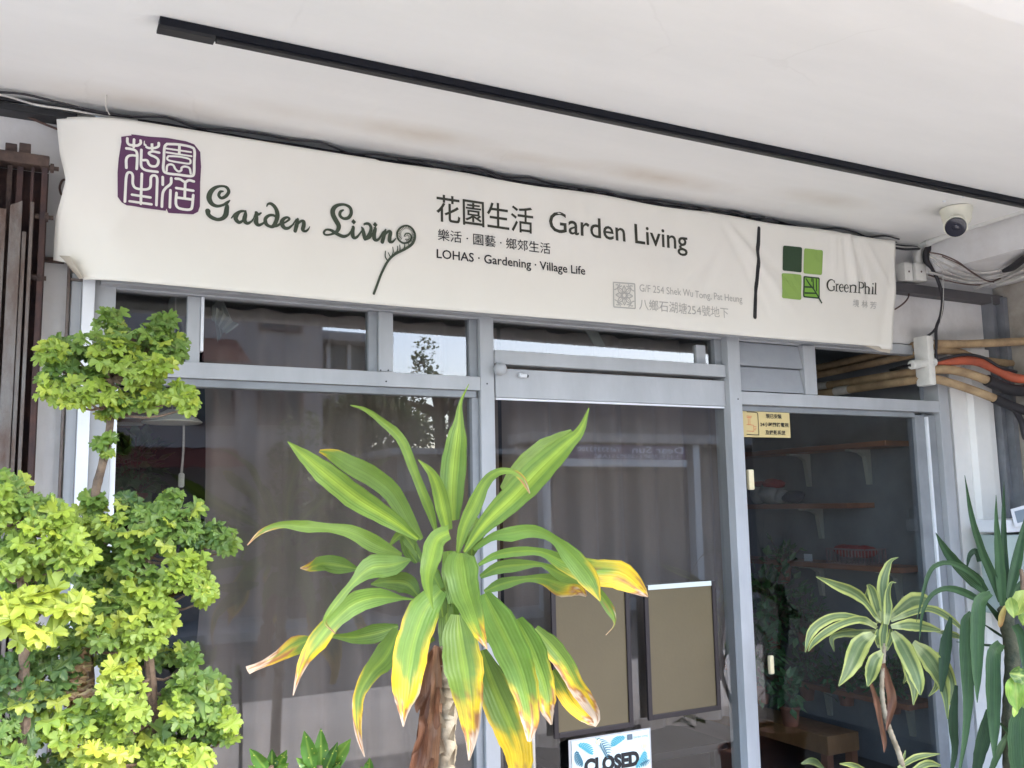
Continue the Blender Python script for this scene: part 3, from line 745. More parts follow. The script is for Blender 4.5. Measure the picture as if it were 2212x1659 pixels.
for st in [
 [(222,160,14),(195,165,22),(180,200,24),(205,228,24),(250,210,26),(280,165,26),(262,122,24),(215,107,18),(150,120,26),(100,165,38),(82,225,42),(108,282,36),(160,308,26),(220,298,20),(262,275,24),(290,252,10)],
 [(240,290,14),(262,305,30),(258,350,38),(250,395,40),(220,430,32),(170,443,28),(110,422,32),(75,390,34),(70,358,42)],
 [(305,430,8),(345,390,20),(400,362,22),(445,358,12)], [(395,362,18),(365,395,28),(350,435,34),(382,472,28),(420,455,18),(448,415,14)], [(450,358,14),(447,400,30),(438,450,34),(465,482,26),(505,465,16),(530,435,10)],
 [(530,435,10),(548,385,12),(556,372,22),(575,393,22),(605,378,12)], [(562,390,16),(560,430,28),(555,472,36),(580,500,26),(625,482,16),(655,445,12)],
 [(662,312,8),(675,288,16),(710,287,26),(752,330,30),(770,395,34),(757,460,32),(725,512,28),(690,512,24),(655,485,30),(650,435,28),(690,402,22),(738,405,20),(765,440,14)], [(722,518,18),(775,502,20),(815,470,12)],
 [(808,490,14),(850,472,14),(890,440,18),(870,422,18),(832,438,26),(814,480,36),(837,525,30),(880,530,22),(930,492,12)],
 [(925,495,12),(960,440,10)], [(975,437,16),(965,490,30),(948,560,28)], [(958,510,12),(1000,465,18),(1032,462,26),(1035,500,30),(1025,545,30),(1050,562,20),(1078,545,14),(1095,515,6)],
 [(1432,348,14),(1405,365,22),(1400,402,24),(1435,433,22),(1485,425,26),(1513,380,26),(1500,322,24),(1440,293,20),(1370,303,26),(1330,345,36),(1332,400,38),(1362,458,38),(1387,510,36),(1370,560,26),(1310,593,16),(1255,598,16),(1237,575,18),(1260,547,16),(1310,552,22),(1370,588,28),(1430,613,26),(1480,600,18),(1520,552,12)],
 [(1522,512,8),(1535,520,22),(1525,570,32),(1535,622,28),(1570,620,18),(1622,555,10)],
 [(1618,520,10),(1630,540,22),(1640,590,30),(1655,640,24),(1700,580,24),(1712,525,24),(1688,487,22),(1648,488,16),(1642,502,6)], [(1650,645,18),(1700,622,18),(1745,555,10)],
 [(1742,525,8),(1755,535,24),(1742,590,32),(1750,645,28),(1790,640,18),(1835,565,10)],
 [(1835,570,10),(1860,545,12)], [(1858,548,14),(1843,600,28),(1825,670,28)], [(1838,615,12),(1880,567,18),(1908,570,26),(1900,620,30),(1900,662,28),(1928,668,18),(1962,635,8)],
 [(1740,1190,24),(1770,1110,24),(1815,990,24),(1880,865,24),(1950,795,24),(2050,742,26),(2120,695,26),(2150,640,24),(2152,585,20),(2122,530,18),(2068,505,18),(2010,525,18),(1976,575,20),(1985,640,20),(2035,680,20),(2095,668,18),(2118,625,16),(2100,588,14),(2062,585,12),(2045,612,10)],
 [(1875,855,14),(1855,815,12),(1857,762,10)], [(1910,830,12),(1893,795,10),(1885,778,8)], [(1918,815,12),(1935,770,10),(1930,722,8)], [(1960,790,12),(1978,750,12),(1978,712,8)], [(1935,805,8),(1955,770,8)], [(2000,768,12),(2003,735,12),(2000,700,8)], [(2035,750,12),(2050,715,12),(2048,692,8)], [(2075,735,12),(2092,705,10),(2085,684,8)], [(2110,705,12),(2125,680,10),(2120,665,8)]]:
    A.stroke([(p[0], p[1], p[2] * (1.32 if st[0][0] < 1860 and st[0] != (1740,1190,24) else 1.0)) for p in st], cG, 20)
for (x, y) in ((1537, 467), (1754, 496)): A.poly([(x - 4, y - 28), (x + 24, y + 2), (x + 2, y + 28), (x - 25, y)], cG)
for k in range(26):
    th = -3.9 + k * .215; cx, cy = 2066, 594; ro, ri = 80, 52
    if k > 18: ro = 86
    A.stroke([(cx + ro * math.cos(th), cy + ro * math.sin(th), 8), (cx + ri * math.cos(th + .12), cy + ri * math.sin(th + .12), 4)], cG, 8, cap=0)
for k in range(9):
    th = -2.6 + k * .6; A.stroke([(2072 + 32 * math.cos(th), 625 + 32 * math.sin(th), 7), (2072 + 14 * math.cos(th), 625 + 14 * math.sin(th), 5)], cG, 8, cap=0)
build('script_lettering', A.mb, M['ink_green'], sign)

cM = lambda x, y: ((1300 + x * .5425) * .6777, (550 + y * .5425) * .6777)   # middle crop
art_text(sign, 'chinese_name', M['ink_dark'], '花園生活', (165, 125), (737, 349), .008, conv=cM, bot=286)
art_text(sign, 'english_name', M['ink_dark'], 'Garden Living', (826, 225), (1643, 440), .008, conv=cM, bot=386)
# three Chinese subtitle groups with dots
art_text(sign, 'chinese_subtitle', M['ink_black'], '樂活 · 園藝 · 鄉郊生活', (174, 330), (838, 468), .002, conv=cM, bot=400)
art_text(sign, 'english_subtitle', M['ink_black'], 'LOHAS · Gardening · Village Life', (168, 449), (1042, 570), .012, conv=cM, bot=519)
art_text(sign, 'english_address', M['ink_grey'], 'G/F 254 Shek Wu Tong, Pat Heung', (1358, 656), (1966, 765), .0, conv=cM, bot=712)
art_text(sign, 'chinese_address', M['ink_grey'], '八鄉石湖塘254號地下', (1354, 740), (1884, 840), .0, conv=cM, bot=806)
A = Art(); w_ = 4
def Lq(x, y):      # unit square -> the little rosette tile
    return (1208 + (1332 - 1208) * x + 2 * y - 1, 645 + 10 * x + (790 - 645) * y)
def ls(pts, w=5): A.stroke([(*Lq(*p), w) for p in pts], cM, w, cap=0)
ls([(0,0),(1,0)], 6); ls([(1,0),(1,1)], 6); ls([(1,1),(0,1)], 6); ls([(0,1),(0,0)], 6)
for k in range(8):
    th = k * math.pi / 4; c_, s_ = math.cos(th), math.sin(th); r_ = .40 if k % 2 == 0 else .46
    pt = lambda r, o: (.5 + r * c_ - o * s_, .5 + r * s_ + o * c_)
    ls([pt(.10, 0), pt(r_ * .55, .085), pt(r_, 0)]); ls([pt(.10, 0), pt(r_ * .55, -.085), pt(r_, 0)]); ls([pt(.12, 0), pt(r_ * .8, 0)], 3)
ls([(.5 + .09 * math.cos(k * .63), .5 + .09 * math.sin(k * .63)) for k in range(11)])
for (a_, b_) in ((0, 0), (1, 0), (1, 1), (0, 1)):
    sx, sy = (1 if a_ == 0 else -1), (1 if b_ == 0 else -1)
    ls([(a_ + .04 * sx, b_ + .3 * sy), (a_ + .2 * sx, b_ + .22 * sy), (a_ + .22 * sx, b_ + .1 * sy), (a_ + .1 * sx, b_ + .1 * sy)]); ls([(a_ + .3 * sx, b_ + .04 * sy), (a_ + .28 * sx, b_ + .15 * sy), (a_ + .4 * sx, b_ + .12 * sy)])
build('rosette_tile', A.mb, M['ink_grey'], sign)
cR = lambda x, y: (1558.7 + x * .29535, 372.7 + y * .29535)
A = Art(); A.stroke([(272,408,22),(268,520,26),(262,650,25),(256,800,24),(248,930,24),(243,1056,26)], cR, 24)
build('divider_stroke', A.mb, M['ink_black'], sign)
def rq(A, q, r=.07):
    """quad with rounded corners; q = TL,TR,BR,BL"""
    out = []
    for i in range(4):
        p, a_, b_ = np.array(q[i], float), np.array(q[i - 1], float), np.array(q[(i + 1) % 4], float)
        out += [tuple(p + (a_ - p) * r), tuple(p + (a_ - p) * r * .3 + (b_ - p) * r * .3), tuple(p + (b_ - p) * r)]
    A.poly(out, cR, sub=2)
for q, mm, nm in (([(450,533),(588,547),(585,732),(444,717)], 'ink_darkgreen', 'dark_square'), ([(603,554),(738,570),(734,750),(598,738)], 'ink_lime', 'lime_square'), ([(440,735),(583,748),(578,934),(433,920)], 'ink_lime', 'lime_square'), ([(597,756),(718,768),(714,926),(592,914)], 'ink_darkgreen', 'leaf_square')):
    A = Art(base=.0030); rq(A, q); last = build(nm, A.mb, M[mm], sign)
A = Art(base=.0038); rq(A, [(606,768),(709,778),(705,915),(601,904)], .05); build('leaf_fill', A.mb, M['ink_lime2'], last)
A = Art(base=.0046)
for st in [[(612,775,8),(640,820,10),(665,850,10),(690,890,10),(728,958,10)], [(665,775,9),(668,855,9)], [(690,778,8),(690,870,8)], [(603,838,10),(655,840,9)], [(603,882,10),(685,885,9)], [(655,775,6),(655,800,6)]]: A.stroke(st, cR, 8, cap=0)
build('leaf_vein', A.mb, M['ink_darkgreen'], last)
# serif lettering drawn stroke by stroke: unit em boxes along the line
A = Art()
gx0, gx1 = 768, 1132
def G_(x, y):  # x 0..100 along the word, y 0 baseline .. 10 cap height
    X = gx0 + (gx1 - gx0) * x / 100
    return (X, 862 + 30 * x / 100 - y * 8.2 * (1 - .05 * x / 100))
GX = ([0,13,14.5,20,21.5,29,31,38.5,40.6,50,52.6,63,66,76,80,83,87,91], [0,17,18,25,25.5,34,35.5,44,45.5,60,61,75,76,88.5,90,93.5,95,99.5])
def gs(pts): A.stroke([(*G_(float(np.interp(p[0], *GX)), p[1]), p[2]) for p in pts], cR, 8, cap=0)
def serif(x, y, h=2.2): gs([(x - h, y, 3.4), (x + h, y, 3.4)])
gs([(12.3,7.3,3),(10.5,9.4,5),(7.5,10,6),(4,9,9),(1.6,6.5,12),(1.4,3.6,12),(3.6,.9,9),(7.5,.05,6),(11.8,1.2,5)]); gs([(11.5,.8,9),(11.5,4.2,9)]); serif(11.3,4.2,2.0); gs([(12.4,9.9,3),(12.4,7.2,4)])
def er(x): gs([(x+1.6,.1,8),(x+1.6,6.4,8)]); gs([(x+1.6,4.4,3),(x+3.2,6.2,6),(x+4.8,6.2,8)]); serif(x+1.6,.1); gs([(x,6.5,3.4),(x+1.6,6.5,3.4)])
def ee(x): gs([(x+.4,3.5,4),(x+7,3.6,4)]); gs([(x+7,3.6,7),(x+6,5.9,5),(x+3.8,6.7,4),(x+1.2,5.3,8),(x+.5,3.1,9),(x+1.6,.9,8),(x+4.2,.05,5),(x+7,1.2,3)])
def ii(x): gs([(x,.1,8),(x,6.5,8)]); serif(x,.1); gs([(x-1.6,6.5,3.4),(x,6.5,3.4)]); gs([(x,8.9,8),(x,10,8)])
er(14.5); ee(21.5); ee(31)
gs([(42.2,.1,8),(42.2,6.5,8)]); serif(42.2,.1); gs([(40.6,6.5,3.4),(42.2,6.5,3.4)]); gs([(42.2,5.2,5),(44.5,6.6,6),(47,6.3,7),(48,4.9,8),(48,.1,8)]); serif(48,.1)
gs([(55,.1,9),(55,9.8,9)]); serif(55,.1,2.6); gs([(52.6,9.8,3.4),(58,9.8,3.4)]); gs([(58,9.7,5),(61,9.2,7),(62.5,7.4,10),(61,5.4,7),(58,4.7,5),(55,4.7,4)])
gs([(68,.1,8),(68,10.5,8)]); serif(68,.1); gs([(66.4,10.5,3.4),(68,10.5,3.4)]); gs([(68,4.8,3),(70.3,6.5,5),(73,6.2,6),(74,4.6,8),(74,.1,8)]); serif(74,.1)
ii(81.5)
gs([(89,.1,8),(89,10.5,8)]); serif(89,.1); gs([(87.4,10.5,3.4),(89,10.5,3.4)])
build('serif_lettering', A.mb, M['ink_dark'], sign)
art_text(sign, 'chinese_partner_name', M['ink_grey'], '境 林 芳', (956, 925), (1130, 980), .003, bot=980, conv=cR, shear=.006)

# writing on the CCTV notice
cN = lambda x, y: ((2340 + x * .2591) * .6777, (1270 + y * .2592) * .6777)
for body, TL, BR, bt in (('現已安裝', (385, 188), (583, 252), 246), ('24小時閉路電視', (316, 291), (668, 360), 346), ('及錄影系統', (380, 388), (628, 452), 448)):
    art_text(nz, 'notice_writing', M['ink_black'], body, TL, BR, .018, y=-.0082, surf=False, conv=cN, bot=bt)
A = Art(-.0082, False)
for st in [[(150,165,7),(260,172,7),(285,190,7),(292,260,7),(300,430,7),(285,448,7),(150,442,7)]]: A.stroke(st, cN, 7, n=40, cap=0)
build('pictogram_border', A.mb, M['ink_black'], nz)
A = Art(-.0082, False)
for st in [[(150,215,5),(215,222,5)], [(150,232,5),(210,236,5)], [(168,235,5),(172,320,5)], [(190,237,5),(192,322,5)], [(150,318,5),(235,330,5)], [(235,330,5),(240,405,5)], [(240,405,5),(150,400,5)], [(240,345,5),(270,350,5)], [(242,365,5),(270,368,5)], [(242,385,5),(268,388,5)]]: A.stroke(st, cN, 5, cap=0)
build('pictogram', A.mb, M['ink_red'], nz)

# ================================================================== CLOSED CARD
cC = lambda x, y: ((1700 + x * .31646) * .6777, (2200 + y * .31646) * .6777)
TLc, TRc, BRc = P(*cC(385, 520), -.04), P(*cC(1165, 392), -.04), P(*cC(1195, 784), -.04)
BLc = P(*cC(405, 784), -.04)
card = thing('closed_card', 'laminated pale blue CLOSED card with painted palm leaves hanging on the glass door', 'sign card', ((TLc.x + TRc.x) / 2, -.04, TLc.z - .25))
zb = TLc.z - .24
print('card', TLc, TRc, BLc)
ztc = (TLc.z + TRc.z) / 2
build('card', MB().box(TLc.x, TRc.x, -.042, -.038, ztc - .25, ztc, .001), M['paper'], card)
build('sleeve', MB().box(TLc.x - .014, TRc.x + .01, -.0375, -.036, ztc - .27, ztc + .006), mat('clear_sleeve', (.42, .42, .42), .2), card)
art_text(card, 'card_writing', M['ink_black'], 'CLOSED', (508, 694), (1066, 700), .06, bot=856, y=-.0425, surf=False, conv=cC)
A = Art(-.0425, False); rr_ = random.Random(5)
def frond(A, x, y, ang, L, n, w, cv, curl=.4):
    px_, py_ = x, y; pts = []
    for i in range(n + 1):
        t = i / n; a_ = ang + curl * t; pts.append((x + L * t * math.cos(a_), y + L * t * math.sin(a_)))
    A.stroke([(p[0], p[1], 3) for p in pts], cv, 3, cap=0)
    for i in range(1, n + 1):
        l = L * .34 * math.sin(math.pi * min(1, (i + 1) / (n + 1.5)))
        for sg in (-1, 1):
            a_ = ang + curl * i / n + sg * .95
            A.stroke([(pts[i][0], pts[i][1], w), (pts[i][0] + l * .6 * math.cos(a_), pts[i][1] + l * .6 * math.sin(a_), w * .8), (pts[i][0] + l * math.cos(a_ - sg * .2), pts[i][1] + l * math.sin(a_ - sg * .2), 1)], cv, w, cap=0)
frond(A, 440, 545, .15, 180, 9, 16, cC); frond(A, 930, 470, 2.9, 170, 9, 14, cC, -.3); frond(A, 1120, 600, 1.6, 190, 9, 14, cC)
build('painted_leaf', A.mb, M['ink_teal'], card)
A = Art(-.0429, False)
frond(A, 620, 480, .5, 230, 10, 8, cC, .5); frond(A, 430, 600, 1.45, 170, 8, 14, cC, -.2); frond(A, 1170, 690, 2.2, 110, 7, 8, cC)
build('painted_leaf', A.mb, M['ink_teal2'], card)
A = Art(-.0433, False)
for (x, y) in ((650, 520), (1120, 560)):
    for k in range(5):
        th = k * 1.257; A.stroke([(x, y, 6), (x + 18 * math.cos(th), y + 18 * math.sin(th), 20), (x + 32 * math.cos(th), y + 32 * math.sin(th), 6)], cC, 10, cap=0)
build('painted_flower', A.mb, M['ink_flower'], card)
A = Art(-.0433, False); A.poly([(942, 445), (995, 438), (997, 495), (945, 502)], cC); build('small_seal', A.mb, mat('slate_ink', (.12, .16, .2), .6), card)
art_text(card, 'small_lettering', M['ink_teal2'], 'Garden Living', (1005, 462), (1150, 482), .0, bot=492, y=-.0433, surf=False, conv=cC)

# ================================================================== PORCH HARDWARE (right)
c3 = lambda x, y: (1931.4 + x * .3472, 406.6 + y * .3472)
c6 = lambda x, y: (1931.4 + x * .3472, 576.1 + y * .3472)
def PP(conv, x, y, dep): return P(*conv(x, y), dep)
def wpx(px, p): return px * (p - CAM).dot(AX_F) / 1999.2
def pipe(name, label, cat_, mat_, pts, r, group=None, n=30, smooth=True, inner=None):
    o = build(name, MB().tube(pts, r, 12, smooth=n), mat_, smooth=True); tag(o, label, cat_, group); return o
GP = 'tan insulated pipes'
clx = P(1999, 780, -.07).x
def inside(p, dx=0, dz=0, L=1.6): return [p + Vector((dx, .16, 0)), p + Vector((dx * 2, L * .5, dz)), p + Vector((dx * 2, L, dz * 1.5))]
def mk(conv_pts, deps): return [PP(c6, x, y, d) for (x, y), d in zip(conv_pts, deps)]
p1 = mk([(190, 482), (400, 482), (600, 475), (860, 462)], [-.07, -.09, -.12, -.20])
p1.append(Vector((XR + .02, p1[-1].y - .06, p1[-1].z - .01)))
pipe('insulated_pipe', 'topmost tan insulated pipe, running right from the white clamp across the steel channel', 'pipe', M['tan'], inside(p1[0], .01, -.02)[::-1] + p1, .024, GP)
p2 = mk([(195, 535), (300, 522), (400, 530), (520, 575), (700, 600), (900, 615)], [-.07, -.075, -.075, -.07, -.07, -.06])
pipe('insulated_pipe', 'tan insulated pipe second from the top, passing behind the orange conduit', 'pipe', M['tan'], inside(p2[0], .0, -.02)[::-1] + p2, .022, GP)
p3 = mk([(205, 645), (330, 640), (450, 662), (585, 708)], [-.07, -.10, -.13, -.17])
pipe('insulated_pipe', 'short tan pipe just below the orange conduit, ending in black foam', 'pipe', M['tan'], inside(p3[0], -.01, .0)[::-1] + p3, .026, GP)
p4 = mk([(210, 695), (330, 717), (480, 765), (632, 822)], [-.08, -.11, -.15, -.19])
pipe('insulated_pipe', 'lowest tan pipe of the bunch, sloping down over the white pillar', 'pipe', M['tan'], inside(p4[0], -.02, .0)[::-1] + p4, .025, GP)
po = mk([(240, 600), (330, 592), (430, 583), (530, 592), (640, 640), (740, 690), (860, 702)], [-.07, -.10, -.13, -.15, -.17, -.2, -.25])
po.append(Vector((XR + .02, po[-1].y - .08, po[-1].z - .02)))
pipe('orange_conduit', 'bright orange conduit bulging over the tan pipes at the right edge', 'conduit', M['orange'], po, [.016, .022, .026, .028, .028, .027, .026, .026])
pf = mk([(578, 706), (640, 735), (740, 768), (900, 775)], [-.172, -.18, -.2, -.24]); pf.append(Vector((XR + .02, pf[-1].y - .08, pf[-1].z - .03)))
pipe('foam_sleeve', 'black foam sleeve on the pipe just below the orange conduit', 'pipe sleeve', M['cable_black'], pf, .034)
pf = mk([(622, 820), (700, 855), (780, 885), (900, 920)], [-.19, -.2, -.22, -.25]); pf.append(Vector((XR + .02, pf[-1].y - .08, pf[-1].z - .06)))
pipe('foam_sleeve', 'black foam sleeve on the end of the lowest tan pipe', 'pipe sleeve', M['cable_black'], pf, .028)
pf = mk([(745, 880), (790, 960), (815, 1060), (860, 1200)], [-.21, -.2, -.2, -.2]); pf.append(Vector((pf[-1].x + .03, -.2, .6)))
pipe('black_hose', 'black hose dropping from the foam sleeves at the right edge', 'hose', M['cable_black'], pf, .017)
pf = mk([(265, 585), (350, 562), (450, 547), (560, 567), (660, 625), (760, 655)], [-.12, -.13, -.16, -.185, -.21, -.2])
pipe('black_cable', 'thin black cable lying on top of the orange conduit', 'cable', M['cable_black'], pf, .0085)
# white tape wraps on the pipes, indoors
for (X, Y) in ((1785, 791), (1850, 816), (1800, 833), (1905, 812), (1840, 838)):
    pass
# clamp
cb = MB(); a_, b_ = PP(c6, 165, 432, -.085), PP(c6, 222, 742, -.085)
cb.box(a_.x, a_.x + .055, -.125, -.03, b_.z, a_.z, .012)
for k in range(5):
    z = b_.z + (a_.z - b_.z) * (.12 + .19 * k); cb.box(a_.x + .054, a_.x + .085, -.105, -.045, z - .012, z + .012, .004)
o = build('pipe_clamp', cb, M['plastic_white'], smooth=True); tag(o, 'upright white plastic clamp gripping the bunch of tan pipes', 'pipe clamp')
a_ = PP(c6, 105, 612, -.1); b_ = PP(c6, 262, 590, -.1)
o = build('sleeve', MB().lathe([(.022, 0), (.026, .004), (.026, .05), (.022, .055), (.022, .14), (.027, .145), (.027, .19), (.018, .195)], a_, b_ - a_, 18), M['plastic_white'], smooth=True)
o.name = 'pipe_coupling'; tag(o, 'white plastic coupling poking out of the middle of the pipe clamp', 'pipe coupling')
b1 = mk([(262, 590), (0, 0)], [-.1, 0])[0]
o = build('black_cable', MB().tube([PP(c6, 105, 612, -.1), PP(c6, 50, 622, .0), PP(c6, -10, 640, .3), PP(c6, -90, 655, .7)], .009, 8, smooth=16), M['cable_black'], smooth=True)
tag(o, 'black cable running from the white coupling back into the transom opening', 'cable')
for i, (x, y, L) in enumerate(((-5, 548, .16), (-60, 600, .18), (60, 668, .10), (-45, 690, .16), (-130, 700, .12))):
    pass
# tape wraps follow the pipes indoors
def wrap(pth, s, L, r, label):
    q = cat([tuple(p) for p in pth], 60); i = int(s * 59); j = min(59, i + max(1, int(L * 59)))
    o = build('tape_wrap', MB().tube([Vector(q[k]) for k in range(i, j + 1)], r, 12), M['tape'], smooth=True); tag(o, label, 'tape', 'white tape on the pipes')
wrap(inside(p3[0], -.01, .0)[::-1], .45, .12, .0285, 'whitish tape wound on the pipe just below the coupling, inside the transom')
wrap(inside(p4[0], -.02, .0)[::-1], .62, .1, .0275, 'whitish tape wound on the lowest pipe, nearer the clamp, inside the transom')
wrap(inside(p4[0], -.02, .0)[::-1], .3, .1, .0275, 'whitish tape wound on the lowest pipe, farther from the clamp')
wrap(inside(p1[0], .01, -.02)[::-1], .3, .08, .0265, 'whitish tape wound on the topmost pipe inside the transom')

# dome camera under the ceiling
bc = Pz(*c3(385, 128), CZ - .004)
R0 = wpx(33, bc)
dc = thing('security_camera', 'ivory dome security camera with black lens fixed under the ceiling', 'security camera', bc)
build('housing', MB().lathe([(R0, 0), (R0, .012), (R0 * .93, .03), (R0 * .9, .055), (R0 * .80, .078), (R0 * .62, .092), (R0 * .3, .10)], bc, (0, 0, -1), 36), M['camera_cream'], dc, smooth=True)
lc = P(*c3(383, 238), bc.y - .045)
ad = (CAM - lc).normalized(); ad = (ad + Vector((.0, 0, -.45))).normalized()
sc_ = wpx(19, lc)
build('ball', MB().lathe([(sc_ * 1.0, -.04), (sc_ * 1.22, -.02), (sc_ * 1.28, 0), (sc_ * 1.2, .004), (sc_ * 1.1, .006)], lc, ad, 30), M['camera_cream'], dc, smooth=True)
build('lens', MB().lathe([(sc_ * 1.16, .004), (sc_ * 1.12, .016), (sc_ * .8, .019), (sc_ * .4, .019), (sc_ * .35, .022), (sc_ * .1, .024)], lc, ad, 30), M['lens'], dc, smooth=True)
for (x, y) in ((312, 78), (430, 50)):
    p = Pz(*c3(x, y), CZ)
    o = build('plaster_plug', MB().lathe([(.009, 0), (.007, .006), (.002, .008)], p, (0, 0, -1), 10), M['frame_white']); tag(o, 'small white plug in the ceiling, the %s of two above the security camera' % ('left one' if x < 400 else 'right one'), 'plug', 'white ceiling plugs')

# conduit along the soffit
cd = [Pz(*c3(1000, 50), SZ + .02), Pz(*c3(808, 135), SZ + .03)]
xs = XB - .034
q1 = [Px(*c3(x, y), xs) for x, y in ((1000, 62), (808, 135), (560, 212), (440, 252))]
cdx = MB(); cdx.tube(q1 + [Px(*c3(330, 293), xs), Px(*c3(220, 338), xs)], .018, 12, smooth=24)
q2 = [Px(*c3(220, 338), xs), PP(c3, 170, 360, -.05), PP(c3, 148, 400, -.05), PP(c3, 148, 470, -.05)]
cdx.tube(q2, .0205, 12, smooth=18)
cdx.tube([Px(*c3(570, 208), xs), Px(*c3(535, 222), xs)], .02, 12)
o = build('white_conduit', cdx, M['plastic_white'], smooth=True); tag(o, 'white conduit along the soffit edge, bending down into the junction boxes', 'conduit')
def jbox(x0, y0, x1, y1, dep, th, label):
    a, b = PP(c3, x0, y0, dep), PP(c3, x1, y1, dep)
    o = build('junction_box', MB().box(a.x, b.x, dep, dep + th, b.z, a.z, .008), M['plastic_white'], smooth=True); tag(o, label, 'junction box', 'white junction boxes'); 
    p = Vector(((a.x + b.x) / 2, dep - .0015, (a.z + b.z) / 2)); build('screw', MB().lathe([(.006, -.001), (.006, .001)], p, (0, -1, 0), 8), M['cable_brown'], o)
jbox(62, 458, 122, 578, -.07, .07, 'white junction box nearest the banner, above the dark steel bar')
jbox(132, 460, 206, 578, -.08, .08, 'white junction box under the bend of the white conduit')
# black drop cable
d1 = [PP(c3, 238, 345, -.11), PP(c3, 205, 390, -.10), PP(c3, 200, 450, -.10), PP(c3, 235, 500, -.12), PP(c3, 275, 580, -.14), PP(c3, 300, 690, -.14), PP(c3, 290, 790, -.13), PP(c3, 262, 870, -.12), PP(c3, 262, 960, -.12), PP(c3, 262, 1050, -.12), PP(c3, 272, 1075, -.12)]
o = build('black_cable', MB().tube(d1, [.016, .02, .018, .010, .010, .0095, .0095, .009, .008, .008, .012], 10, smooth=50), M['cable_black'], smooth=True)
tag(o, 'thick black cable hanging from the junction boxes down to the pipe clamp', 'cable')
o = build('black_cable', MB().tube([PP(c3, 265, 862, -.115), PP(c3, 240, 895, -.09), PP(c3, 205, 920, -.06)], .007, 8, smooth=10), M['cable_black'], smooth=True)
tag(o, 'short black branch of cable entering the top of the pipe clamp', 'cable')
o = build('white_string', MB().tube([PP(c3, 262, 338, -.14), PP(c3, 300, 520, -.16), PP(c3, 306, 700, -.16), PP(c3, 285, 850, -.15)], .0022, 6, smooth=20), M['cable_white'], smooth=True)
tag(o, 'thin white string hanging beside the thick black cable', 'string')
# cables on the soffit
strands = [([(225, 405), (330, 445), (450, 500), (560, 525), (690, 500), (830, 420)], .0045, 'cable_white'), ([(225, 425), (330, 480), (470, 540), (590, 550), (700, 520), (830, 440)], .0055, 'cable_white'),
           ([(235, 450), (350, 530), (470, 565), (590, 560), (720, 530), (840, 460)], .0045, 'cable_white'), ([(215, 520), (350, 560), (480, 585), (600, 575), (700, 550), (840, 480)], .0065, 'cable_white'),
           ([(215, 540), (330, 575), (470, 600), (600, 600)], .004, 'cable_brown'), ([(220, 400), (300, 415), (400, 460), (480, 520), (590, 580), (660, 560)], .004, 'cable_brown'),
           ([(500, 625), (570, 600), (660, 575), (740, 535), (860, 470)], .009, 'cable_white'), ([(300, 425), (420, 480), (540, 560), (620, 585)], .003, 'cable_brown')]
for i, (s_, r, mm) in enumerate(strands):
    zz_ = SZ - .012 - .004 * i
    pts = []
    for k, (x, y) in enumerate(s_):
        p = Pz(*c3(x, y), zz_)
        if p.y > -.012: p = PP(c3, x, y, -.02 - .004 * i)
        pts.append(p)
    o = build('soffit_cable', MB().tube(pts, r, 8, smooth=30), M[mm], smooth=True)
    tag(o, ('thin pale cable closest to the white trunking under the soffit', 'second pale cable sagging under the soffit', 'third pale cable sagging under the soffit', 'thicker pale cable leaving the junction boxes to the right', 'short brown wire low on the white wall by the junction boxes', 'brown wire looping across the pale soffit cables', 'thick pale cable rising from the wall corner to the right edge', 'thinnest brown wire crossing the middle of the soffit cables')[i], 'cable', 'loose soffit cables')
pts = [Pz(*c3(x, y), SZ - .03) for x, y in ((680, 515), (740, 490), (808, 440), (900, 390))]
o = build('tape_bundle', MB().tube(pts, [.01, .02, .02, .018], 10, smooth=14), M['cable_black'], smooth=True); tag(o, 'black taped bundle on the soffit cables at the right edge', 'cable bundle')
o = build('white_conduit', MB().tube([Pz(*c3(x, y), SZ - .02) for x, y in ((645, 598), (720, 575), (808, 545), (950, 490))], .013, 10, smooth=16), M['plastic_white'], smooth=True)
tag(o, 'short white conduit at the foot of the soffit beside the brown side wall', 'conduit')
o = build('brown_wire', MB().tube([PP(c3, 92, 640, -.03), PP(c3, 88, 680, -.05), PP(c3, 55, 720, -.06), PP(c3, 0, 755, -.05), PP(c3, -40, 760, -.03)], .0045, 8, smooth=20), M['cable_brown'], smooth=True)
tag(o, 'brown wire curling from the dark steel bar behind the banner edge', 'wire')
# coiled ends behind the banner's right edge
for i in range(4):
    o = build('banner_side_cable', MB().tube([PP(c3, 10, 345 + i * 9, -.06 - .012 * i), PP(c3, 70, 350 + i * 10, -.07 - .012 * i), PP(c3, 135, 360 + i * 6, -.06 - .01 * i), PP(c3, 165, 400 - i * 8, -.045)], .007, 8, smooth=16), M['cable_black' if i % 2 else 'cable_white'], smooth=True)
    tag(o, ('topmost pale cable', 'second cable, black,', 'third cable, pale,', 'lowest black cable')[i] + ' bridging the banner top corner and the white conduit', 'cable', 'cables at the banner top right corner')
# pillbox ledge, cabinet and card at the right edge
o = build('meter_cabinet', MB().box(P(2174, 1160, -.28).x, P(2174, 1160, -.28).x + .5, -.28, -.11, P(2190, 1330, -.28).z, P(2190, 1155, -.28).z, .01), mat('pale_green_paint', (.42, .50, .47), .5, noise=.15))
tag(o, 'pale green cabinet at the right edge behind the long dark green leaves', 'cabinet')
o = build('ledge', MB().box(P(2168, 1130, -.3).x, P(2168, 1130, -.3).x + .5, -.3, -.11, P(2190, 1150, -.3).z, P(2190, 1122, -.3).z, .012), M['frame_white']); o.name = 'cabinet_lid'
tag(o, 'white lid lying on the pale green cabinet at the right edge', 'lid')
cdq = thing('white_card', 'small tilted white card with a grey panel leaning on the cabinet at the right edge', 'card', P(2200, 1140, -.33))
q = [P(2184, 1100, -.32), P(2222, 1089, -.34), P(2230, 1130, -.34), P(2193, 1138, -.32)]
